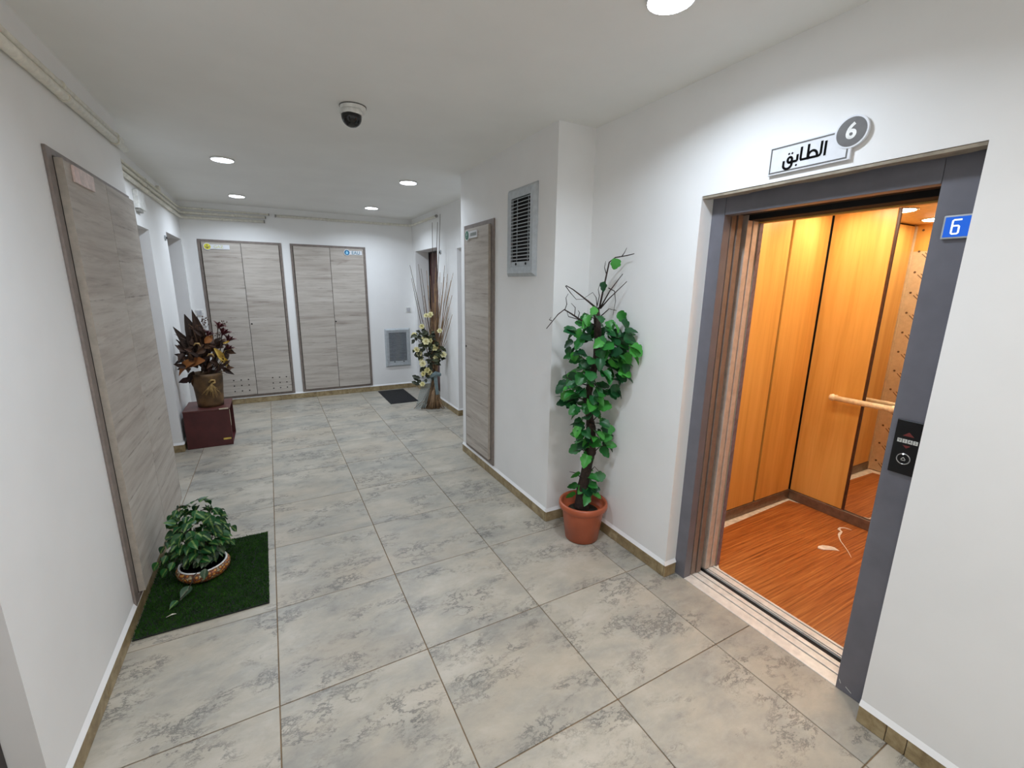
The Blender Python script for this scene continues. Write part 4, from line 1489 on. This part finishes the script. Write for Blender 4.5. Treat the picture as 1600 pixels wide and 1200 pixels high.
# real-size meshes so that the pale midrib keeps its width
vm_ = []
for f_, m_ in ((0.35, 'varieg'), (0.6, 'varieg'), (0.3, 'varpale')):
    vm_.append(leaf_mesh('leaf', [(y * 0.066, w_ * 0.066) for y, w_ in ov], MT[m_], f_, 0.3))
lp = random.Random(5)
core = []
for k in range(11):
    a = 2 * math.pi * k / 11 + lp.uniform(-0.2, 0.2)
    sp, hh = lp.uniform(0.015, 0.075), lp.uniform(0.22, 0.345)
    pts = [P(math.cos(a) * (0.025 + sp * f), 0.055 + (hh - 0.055) * f, math.sin(a) * (0.025 + sp * f)) for f in (0, 0.25, 0.5, 0.75, 1.0)]
    MB().tube(pts, [0.0032, 0.003, 0.0026, 0.0022, 0.0015], 5).build('stem', MT['twig'], sp_)
    core.append(pts)
cnt = 0
while cnt < 250:
    zz = lp.uniform(0.075, 0.400)
    prof_ = 0.045 + 0.078 * math.sin(math.pi * min(1.0, max(0.0, (zz - 0.05) / 0.40)) ** 1.25)
    a = lp.uniform(0, 2 * math.pi)
    rr = prof_ * math.sqrt(lp.uniform(0.03, 1.0))
    p = P(math.cos(a) * rr, zz, math.sin(a) * rr)
    out = RS * math.cos(a) + DS * math.sin(a)
    side = Vector((-out.y, out.x, 0))
    dv = out * lp.uniform(0.4, 1.1) + side * lp.uniform(-0.9, 0.9) + Vector((0, 0, lp.uniform(-1.1, 0.15 if zz < 0.33 else 0.6)))
    up = Vector((0, 0, 0.9)) + out * lp.uniform(0.3, 1.2) - DS * lp.uniform(0.0, 0.6)
    low = zz < 0.15
    o = place('leaf', vm_[2] if low and lp.random() < 0.6 else lp.choice(vm_[:2]), sp_, Matrix.Translation(-PC) @ orient(p, dv, up, lp.uniform(0.72, 1.0), lp.uniform(-0.3, 0.3)))
    keep_clear(o, xmin=-0.566, zmin=0.034)
    cnt += 1
# thin shoots that reach out of the bush, each with a few leaves
for u1_, z1_, d1_ in ((-0.150, 0.235, -0.03), (-0.185, 0.165, -0.05), (-0.155, 0.120, -0.06), (0.150, 0.240, -0.02), (0.135, 0.170, -0.05), (-0.095, 0.385, 0.0), (0.10, 0.335, 0.02)):
    pts = [P(u1_ * 0.2, z1_ + 0.03, d1_ * 0.3), P(u1_ * 0.6, z1_ + 0.045, d1_ * 0.7), P(u1_, z1_, d1_)]
    MB().tube(pts, [0.002, 0.0018, 0.0012], 5).build('stem', MT['twig'], sp_)
    for f, sd in ((0.6, 1), (0.75, -1), (0.9, 1), (1.0, 0)):
        p = pts[1].lerp(pts[2], (f - 0.5) * 2) if f > 0.5 else pts[1]
        dv = RS * (0.7 if u1_ > 0 else -0.7) + Vector((0, 0, -0.8)) + DS * (sd * 0.8)
        o = place('leaf', lp.choice(vm_[:2]), sp_, Matrix.Translation(-PC) @ orient(p, dv, Vector((0, 0, 1)) - DS * 0.6, lp.uniform(0.6, 0.85)))
        keep_clear(o, xmin=-0.566, zmin=0.034)
# two stray shoots hanging over the rim onto the mat, one leaf over the bowl
pts = [P(-0.02, 0.062, -0.08), P(-0.045, 0.075, -0.125), Vector((-0.402, 0.905, 0.045)), Vector((-0.440, 0.845, 0.030))]
MB().tube(pts, 0.0022, 5).build('stem', MT['twig'], sp_)
place('leaf', vm_[2], sp_, Matrix.Translation(-PC) @ orient(Vector((-0.395, 0.925, 0.042)), (-0.5, -0.8, -0.12), (0, -0.2, 1), 1.1))
place('leaf', vm_[0], sp_, Matrix.Translation(-PC) @ orient(pts[3], (-0.6, -0.7, -0.05), (0, -0.3, 1), 0.7))
place('leaf', vm_[2], sp_, Matrix.Translation(-PC) @ orient(P(0.005, 0.085, -0.118), (-0.25, -0.55, -0.8), (-0.3, -0.9, 0.5), 0.85))

# ------------------------------------------------------------------ maroon stand with dried flowers
BX0, BX1, BY0, BY1, BZ = -0.728, -0.345, 3.44, 3.86, 0.388
st = thing('plant_stand', 'dark maroon open-sided box stand under the dried flower vase', 'stand', ((BX0 + BX1) / 2, (BY0 + BY1) / 2, 0))
T = 0.016
MB().box((BX0, BY0, 0.001), (BX1, BY0 + T, BZ - T)).build('front_panel', MT['maroon'], st, 0.001, seg=1)
MB().box((BX0, BY1 - T, 0.001), (BX1, BY1, BZ - T)).build('back_panel', MT['maroon'], st, 0.001, seg=1)
MB().box((BX0, BY0 + T + 0.0005, 0.001), (BX0 + T, BY1 - T - 0.0005, BZ - T)).build('side_panel', MT['maroon'], st, 0.001, seg=1)
MB().box((BX0 + T, BY0 + T + 0.0005, 0.001), (BX1 - 0.002, BY1 - T - 0.0005, T)).build('bottom_panel', MT['maroon'], st, 0.001, seg=1)
MB().box((BX0 - 0.002, BY0 - 0.002, BZ - T + 0.0005), (BX1 + 0.004, BY1, BZ)).build('top_panel', MT['maroontop'], st, 0.0015, seg=1)
fs_ = on_back(BY0)
fbox(MB(), fs_, BX1 - 0.080, BX1 - 0.014, 0.060, 0.078, 0.0, 0.0012).build('label_sticker', MT['yellow'], st)
MB().box((BX1 - 0.085, BY0 - 0.004, BZ - 0.010), (BX1 - 0.006, BY0 + 0.002, BZ + 0.0012)).build('tape', MT['tape'], st)
MB().box((BX1 - 0.001, BY0 + 0.001, 0.20), (BX1 + 0.0012, BY0 + 0.030, BZ - 0.018)).build('edge_tape', MT['tape'], st)

VC = Vector((-0.510, 3.625, BZ))
RV, DV = Vector((0.99307, 0.11756, 0)), Vector((-0.11756, 0.99307, 0))
va = thing('dried_flower_vase', 'brown bark vase of dried flowers and palm leaves on the maroon stand', 'flower arrangement', tuple(VC))


def V(u, z, d=0.0):
    p = VC + RV * u * 0.87 + DV * d
    return Vector((max(p.x, XLR + 0.02), p.y, z))


prof = [(0.112, 0.001)]
for k in range(1, 12):
    prof.append((0.112 + 0.022 * k / 11 + rnd.uniform(-0.002, 0.002), 0.343 * k / 11))
prof += [(0.126, 0.340), (0.118, 0.25), (0.10, 0.20)]
MB().lathe(prof, VC, 32).build('vase', MT['vase'], va)
rn = MB()
ry = Vector(V(0.045, 0.62, -0.128))
rn.tube([V(0.01, 0.650, -0.134), V(0.03, 0.672, -0.138), V(0.062, 0.668, -0.132), V(0.064, 0.645, -0.130), V(0.030, 0.636, -0.138)], 0.009, 8)
for k in range(26):
    a = math.radians(lr.uniform(-150, -35))
    ln = lr.uniform(0.06, 0.16)
    p0 = V(0.03, 0.638, -0.137)
    mid = V(0.03 + math.cos(a) * ln * 0.35, 0.635 + math.sin(a) * ln * 0.45, -0.150)
    end = V(0.03 + math.cos(a) * ln * 0.8 + lr.uniform(-.02, .02), 0.635 + math.sin(a) * ln, -0.142)
    rn.tube([p0, mid, end], [0.003, 0.0025, 0.0015], 4)
o = rn.build('raffia_knot', MT['raffia'], va)
# palm leaves: long pleated blades
pm_ = leaf_mesh('palm_leaf', [(0.0, 0.02), (0.15, 0.05), (0.35, 0.095), (0.55, 0.11), (0.75, 0.075), (0.9, 0.035), (1.0, 0.004)], MT['palm'], 0.9, 0.12)
for (u0_, z0_, u1_, z1_, d, s) in ((0.00, 0.74, -0.235, 1.20, -0.02, 1.4), (-0.01, 0.74, -0.115, 1.315, 0.01, 1.9), (0.00, 0.74, -0.040, 1.355, -0.02, 1.25), (0.01, 0.74, -0.005, 1.29, 0.05, 1.2), (0.0, 0.74, -0.235, 1.08, 0.04, 1.1)):
    a_, b_ = V(u0_, z0_, 0), V(u1_, z1_, d)
    L_ = (b_ - a_).length
    mt = orient(a_, b_ - a_, -DV + RV * 0.3, 1.0) @ Matrix.Diagonal((L_ * s * 0.62, L_, L_ * 0.7, 1))
    place('palm_leaf', pm_, va, Matrix.Translation(-VC) @ mt)
# fringe of the left palm: narrow fingers
fing = leaf_mesh('palm_finger', [(0.0, 0.02), (0.3, 0.035), (0.7, 0.028), (1.0, 0.003)], MT['palm'], 0.6, 0.1)
for k in range(6):
    a_, b_ = V(-0.05 - 0.01 * k, 1.02 - 0.045 * k, -0.02), V(-0.285 + 0.018 * k, 1.14 - 0.062 * k, -0.02)
    place('palm_finger', fing, va, Matrix.Translation(-VC) @ orient(a_, b_ - a_, -DV, (b_ - a_).length * 0.9))
# dried leaves filling the bunch
dl = leaf_mesh('dried_leaf', [(0.0, 0.05), (0.2, 0.20), (0.45, 0.27), (0.7, 0.18), (1.0, 0.01)], MT['dryleaf'], 0.8, 0.5)
dlr = random.Random(11)
for k in range(130):
    u = dlr.uniform(-0.20, 0.22)
    z = 0.74 + dlr.random() ** 0.9 * (0.40 - abs(u) * 0.8)
    d = dlr.uniform(-0.12, 0.12)
    dv = RV * (u * 3 + dlr.uniform(-0.6, 0.6)) + DV * (d * 3) + Vector((0, 0, dlr.uniform(-0.4, 1.0)))
    place('dried_leaf', dl, va, Matrix.Translation(-VC) @ orient(V(u, z, d), dv, -DV + Vector((0, 0, 0.5)) + RV * dlr.uniform(-1, 1), dlr.uniform(0.05, 0.10)))
# leaves drooping over the rim at the left
for u, z, du, dz in ((-0.12, 0.76, -0.5, -0.9), (-0.15, 0.74, -0.2, -1.0), (-0.11, 0.70, -0.3, -1.0), (-0.16, 0.70, -0.8, -0.4)):
    place('dried_leaf', dl, va, Matrix.Translation(-VC) @ orient(V(u, z, -0.05), RV * du + Vector((0, 0, dz)), -DV, 0.11))
od = leaf_mesh('orange_leaf', [(0.0, 0.06), (0.25, 0.26), (0.5, 0.32), (0.75, 0.22), (1.0, 0.02)], MT['orangeleaf'], 0.7, 0.5)
place('orange_leaf', od, va, Matrix.Translation(-VC) @ orient(V(-0.09, 0.86, -0.13), RV * -1 + Vector((0, 0, -0.35)), Vector((0, 0, 1)) - DV * 0.6, 0.18))
place('orange_leaf', od, va, Matrix.Translation(-VC) @ orient(V(0.0, 0.87, -0.14), RV * -0.8 + Vector((0, 0, -0.1)), Vector((0, 0, 1)) - DV * 1.0, 0.15))
place('orange_leaf', od, va, Matrix.Translation(-VC) @ orient(V(0.02, 1.04, -0.12), RV * 0.5 + Vector((0, 0, 0.5)), -DV, 0.10))
yl = leaf_mesh('yellow_leaf', [(0.0, 0.03), (0.25, 0.12), (0.5, 0.15), (0.75, 0.12), (1.0, 0.02)], MT['yellowleaf'], 0.9, 0.9)
for u, z, du, dz, s in ((0.10, 0.985, 0.55, -0.85, 0.20), (0.125, 0.90, 0.8, -0.55, 0.13), (0.18, 0.89, 0.35, -0.9, 0.11), (0.19, 1.03, 0.9, 0.2, 0.07)):
    place('yellow_leaf', yl, va, Matrix.Translation(-VC) @ orient(V(u, z, -0.13), RV * du + Vector((0, 0, dz)), -DV + RV * 0.3, s))
# curled tan seed pods
for u, z in ((-0.05, 1.03), (0.06, 0.92)):
    MB().tube([V(u - 0.035, z - 0.01, -0.12), V(u - 0.015, z + 0.012, -0.14), V(u + 0.015, z + 0.012, -0.14), V(u + 0.030, z - 0.02, -0.13)], [0.004, 0.008, 0.008, 0.004], 6).build('seed_pod', MT['raffia'], va)
# red dried flowers: cups of pointed petals
pt = [(0.0, 0.10), (0.3, 0.22), (0.6, 0.21), (0.85, 0.14), (1.0, 0.03)]


def flower_mesh(name, mat, n1, n2, openness, curl=0.5, wide=1.7):
    base = []
    vs, fs = [], []
    for ring, (n, op, sc_) in enumerate(((n1, openness, 1.0), (n2, openness * 0.5, 0.8), (max(3, n2 - 2), openness * 0.18, 0.6))):
        for k in range(n):
            a = 2 * math.pi * k / n + ring * 0.4
            o_ = len(vs)
            for y, hw in pt:
                r_ = math.sin(op * (0.35 + 0.65 * y)) * y * sc_
                h_ = math.cos(op * (0.35 + 0.65 * y)) * y * sc_
                for sgn in (-1, 0, 1):
                    ang = a + sgn * hw * wide
                    rr = r_ * (1.0 if sgn else 0.92) + 0.05
                    vs.append((math.cos(ang) * rr, math.sin(ang) * rr, h_ + (0.03 if sgn else 0)))
            for i in range(len(pt) - 1):
                for q in range(2):
                    fs.append((o_ + i * 3 + q, o_ + i * 3 + q + 1, o_ + i * 3 + 3 + q + 1, o_ + i * 3 + 3 + q))
    me = bpy.data.meshes.new(name)
    me.from_pydata(vs, [], fs)
    for p in me.polygons:
        p.use_smooth = True
    me.materials.append(mat)
    return me


rf = flower_mesh('red_flower', MT['redflower'], 7, 6, 0.9)
for u, z, s in ((0.19, 1.10, 0.11), (0.235, 1.03, 0.10), (0.16, 1.17, 0.09), (0.22, 0.945, 0.09), (0.05, 1.10, 0.08)):
    q = V(u, z, -0.08)
    place('red_flower', rf, va, Matrix.Translation(-VC) @ orient(q, Vector((0, 0, 1)), RV * 1.0, s) @ Matrix.Rotation(-math.pi / 2 + 0.5, 4, 'X'))
    MB().tube([V(u * 0.3, 0.74, 0.0), V(u * 0.8, (z + 0.74) / 2, -0.05), q], 0.004, 5).build('stem', MT['twig'], va)
# bare twigs with buds
tw = MB()
for k in range(30):
    u = dlr.uniform(0.0, 0.25) if k < 22 else dlr.uniform(-0.12, 0.0)
    z = dlr.uniform(1.0, 1.29) - abs(u) * 0.3
    d = dlr.uniform(-0.08, 0.08)
    q = V(u, z, d)
    tw.tube([V(u * 0.2, 0.75, d * 0.3), V(u * 0.65, 0.75 + (z - 0.75) * 0.55, d * 0.7), q], [0.003, 0.0025, 0.0015], 4)
    for b in range(3):
        e_ = q + Vector((dlr.uniform(-.03, .03), dlr.uniform(-.03, .03), dlr.uniform(-.03, .025)))
        tw.tube([q - Vector((0, 0, 0.02)), e_], [0.0018, 0.0012], 4)
        tw.lathe([(0.0001, -0.008), (0.006, 0.0), (0.0001, 0.008)], e_, 6)
o = tw.build('twigs', MT['dryleaf'], va)
o['kind'] = 'stuff'
# twig reaching out to the right with small pale blossoms
MB().tube([V(0.10, 0.76, -0.06), V(0.20, 0.95, -0.10), V(0.30, 0.97, -0.12)], [0.003, 0.002, 0.0012], 4).build('stem', MT['raffia'], va)
MB().tube([V(0.10, 0.74, -0.10), V(0.18, 0.72, -0.15), V(0.235, 0.735, -0.16)], [0.003, 0.002, 0.0012], 4).build('stem', MT['twig'], va)

# ------------------------------------------------------------------ tall bundle of canes with roses
KC = Vector((1.955, 3.86, 0.0))
kb = thing('cane_arrangement', 'tall bundle of dried canes with cream roses beside the dark door', 'flower arrangement', tuple(KC))


def K(u, z, d=0.0):
    p = KC + RT * (u - 0.045) + DP * d
    if p.x > XRR - 0.03:
        p = p - Vector((0.32, 0.95, 0)) * ((p.x - XRR + 0.03) / 0.32)
    return Vector((p.x, p.y, z))


kr = random.Random(9)


def cane(ub, ut, zt, d=None, bend=0.0):
    db = kr.uniform(-0.07, 0.02) if d is None else d
    dt = kr.uniform(-0.07, 0.05)
    wa = kr.uniform(0.02, 0.075)
    pts = [K(ub, 0.004, db), K(ub * 0.55 + wa * 0.45, 0.20, db * 0.6), K(wa, 0.44, db * 0.4)]
    n = 5
    for i in range(1, n + 1):
        f = i / n
        pts.append(K(wa + (ut - wa) * f ** (1.0 + bend) + kr.uniform(-0.004, 0.004), 0.44 + (zt - 0.44) * f, db * 0.4 + dt * f))
    return pts


tall = [(0.0, 0.175, 2.47), (0.03, 0.068, 2.375), (0.06, 0.140, 2.37), (-0.05, -0.215, 1.86), (-0.02, -0.125, 1.875), (-0.04, -0.085, 1.82), (0.02, -0.200, 1.70),
        (0.10, 0.285, 1.50), (0.08, 0.29, 1.27), (0.04, -0.03, 1.80), (0.05, 0.10, 1.85), (0.04, 0.22, 1.86)]
for ub, ut, zt in tall:
    pts = cane(ub, ut, zt)
    MB().tube(pts, [0.006] * 3 + [0.0055, 0.005, 0.0042, 0.0035, 0.0025], 6).build('cane', MT['stickdark'] if zt > 2.2 or ut < -0.05 else MT['stick'], kb)
bun = MB()
for k in range(54):
    ut = kr.gauss(0.10, 0.075)
    pts = cane(kr.uniform(-0.16, 0.12), ut, kr.uniform(1.15, 1.80) if k % 3 else kr.uniform(0.8, 1.2))
    bun.tube(pts, [0.0048, 0.0048, 0.0048, 0.0046, 0.0042, 0.0037, 0.0032, 0.0024], 5)
o = bun.build('cane_bundle', MT['stick'], kb)
o['kind'] = 'stuff'
ft = MB()
for k in range(70):
    u = kr.gauss(-0.01, 0.085)
    d = kr.uniform(-0.10, 0.03)
    ft.tube([K(u, 0.003, d), K(u * 0.6 + 0.02, 0.10, d * 0.7), K(u * 0.3 + 0.035, 0.26, d * 0.4)], [0.0035, 0.004, 0.004], 4)
o = ft.build('splayed_stems', MT['stick'], kb)
o['kind'] = 'stuff'
ro = flower_mesh('rose', MT['rose'], 6, 6, 1.2, wide=3.2)
rose_at = [(-0.185, 0.985), (-0.08, 1.10), (-0.060, 0.950), (-0.030, 0.905), (0.075, 0.825), (0.10, 0.86), (-0.155, 0.800), (-0.125, 0.745), (0.085, 0.70), (0.180, 0.735), (-0.075, 0.62),
           (-0.02, 0.535), (-0.07, 0.49), (0.015, 0.50), (-0.02, 1.235), (0.035, 1.245), (0.145, 1.045), (-0.095, 0.345), (0.03, 0.92), (-0.10, 0.665)]
for u, z in rose_at:
    q = K(u, z, -0.11 + kr.uniform(-0.02, 0.02))
    face = (-DP * 0.9 + RT * kr.uniform(-0.6, 0.6) + Vector((0, 0, kr.uniform(0.2, 0.8)))).normalized()
    rot = face.to_track_quat('Z', 'Y').to_matrix().to_4x4()
    place('rose', ro, kb, Matrix.Translation(q - KC) @ rot @ Matrix.Scale(kr.uniform(0.036, 0.052), 4))
rl = leaf_mesh('rose_leaf', [(0.0, 0.05), (0.25, 0.28), (0.5, 0.34), (0.75, 0.22), (1.0, 0.02)], MT['roseleaf'], 0.4, 0.3)
for k in range(150):
    u0_, z0_ = kr.choice(rose_at[:13])
    u = u0_ * kr.uniform(0.3, 1.0) + kr.uniform(-0.05, 0.06)
    z = min(1.02, max(0.42, z0_ + kr.uniform(-0.08, 0.08)))
    dv = RT * kr.uniform(-1, 1) - DP * kr.uniform(0, 0.8) + Vector((0, 0, kr.uniform(-0.8, 0.6)))
    place('rose_leaf', rl, kb, Matrix.Translation(-KC) @ orient(K(u, z, kr.uniform(-0.12, -0.04)), dv, -DP + Vector((0, 0, 0.6)), kr.uniform(0.05, 0.085)))
for u, z in ((-0.165, 0.43), (-0.175, 0.35), (-0.15, 0.40), (-0.13, 0.42), (-0.11, 0.37), (-0.14, 0.335)):
    place('rose_leaf', rl, kb, Matrix.Translation(-KC) @ orient(K(u, z, -0.10), RT * -0.8 + Vector((0, 0, 0.4)), -DP + Vector((0, 0, 0.6)), 0.075))
for pts in ([(0.0, 0.46), (-0.08, 0.42), (-0.165, 0.43)], [(0.0, 0.45), (-0.09, 0.38), (-0.17, 0.35)], [(-0.02, 0.80), (-0.12, 0.90), (-0.185, 0.98)], [(0.0, 0.9), (-0.06, 1.0), (-0.08, 1.09)]):
    MB().tube([K(u, z, -0.09) for u, z in pts], 0.003, 5).build('stem', MT['roseleaf'], kb)
# tulle: a knot round the waist, one sheet hanging to the floor at the left, one ribbon in front


def cloth(name, edge_a, edge_b, d0, d1, mat, folds=5, n=14, amp=0.010):
    vs, fs = [], []
    for i in range(n + 1):
        f = i / n
        a = Vector(edge_a[0]).lerp(Vector(edge_a[1]), f)
        b = Vector(edge_b[0]).lerp(Vector(edge_b[1]), f)
        for k in range(n + 1):
            q = a.lerp(b, k / n)
            dd = d0 + (d1 - d0) * f + amp * math.sin(k / n * folds * math.pi * 2) * (0.3 + f)
            vs.append(K(q.x, q.y, dd))
    for i in range(n):
        for k in range(n):
            a = i * (n + 1) + k
            fs.append((a, a + 1, a + n + 2, a + n + 1))
    vs2 = [(p.x, p.y, p.z) for p in vs]
    return MB().add(vs2, fs, True).build(name, mat, kb, recalc=False)


cloth('tulle_sheet', ((-0.10, 0.40), (-0.20, 0.015)), ((0.045, 0.47), (-0.06, 0.03)), -0.10, -0.12, MT['tulle'])
tr2 = plain('tulle_ribbon', (120, 138, 142), 0.75, var=0.1)
cloth('tulle_ribbon', ((0.045, 0.47), (0.075, 0.20)), ((0.095, 0.47), (0.115, 0.21)), -0.10, -0.10, tr2, 3, 10, 0.006)
kn = MB()
kn.tube([K(-0.03, 0.43, -0.08), K(0.02, 0.46, -0.105), K(0.08, 0.49, -0.100), K(0.12, 0.47, -0.06), K(0.10, 0.46, 0.02)], [0.018, 0.026, 0.032, 0.026, 0.02], 10)
kn.build('tulle_knot', tr2, kb)

for t in (va,):
    for c in t.children:
        keep_clear(c, xmin=XLR + 0.006)
for c in sp_.children:
    keep_clear(c, xmin=-0.567, zmin=0.0205)
for c in kb.children:
    keep_clear(c, xmax=XRR - 0.006, slide=Vector((0.32, 0.95, 0)))
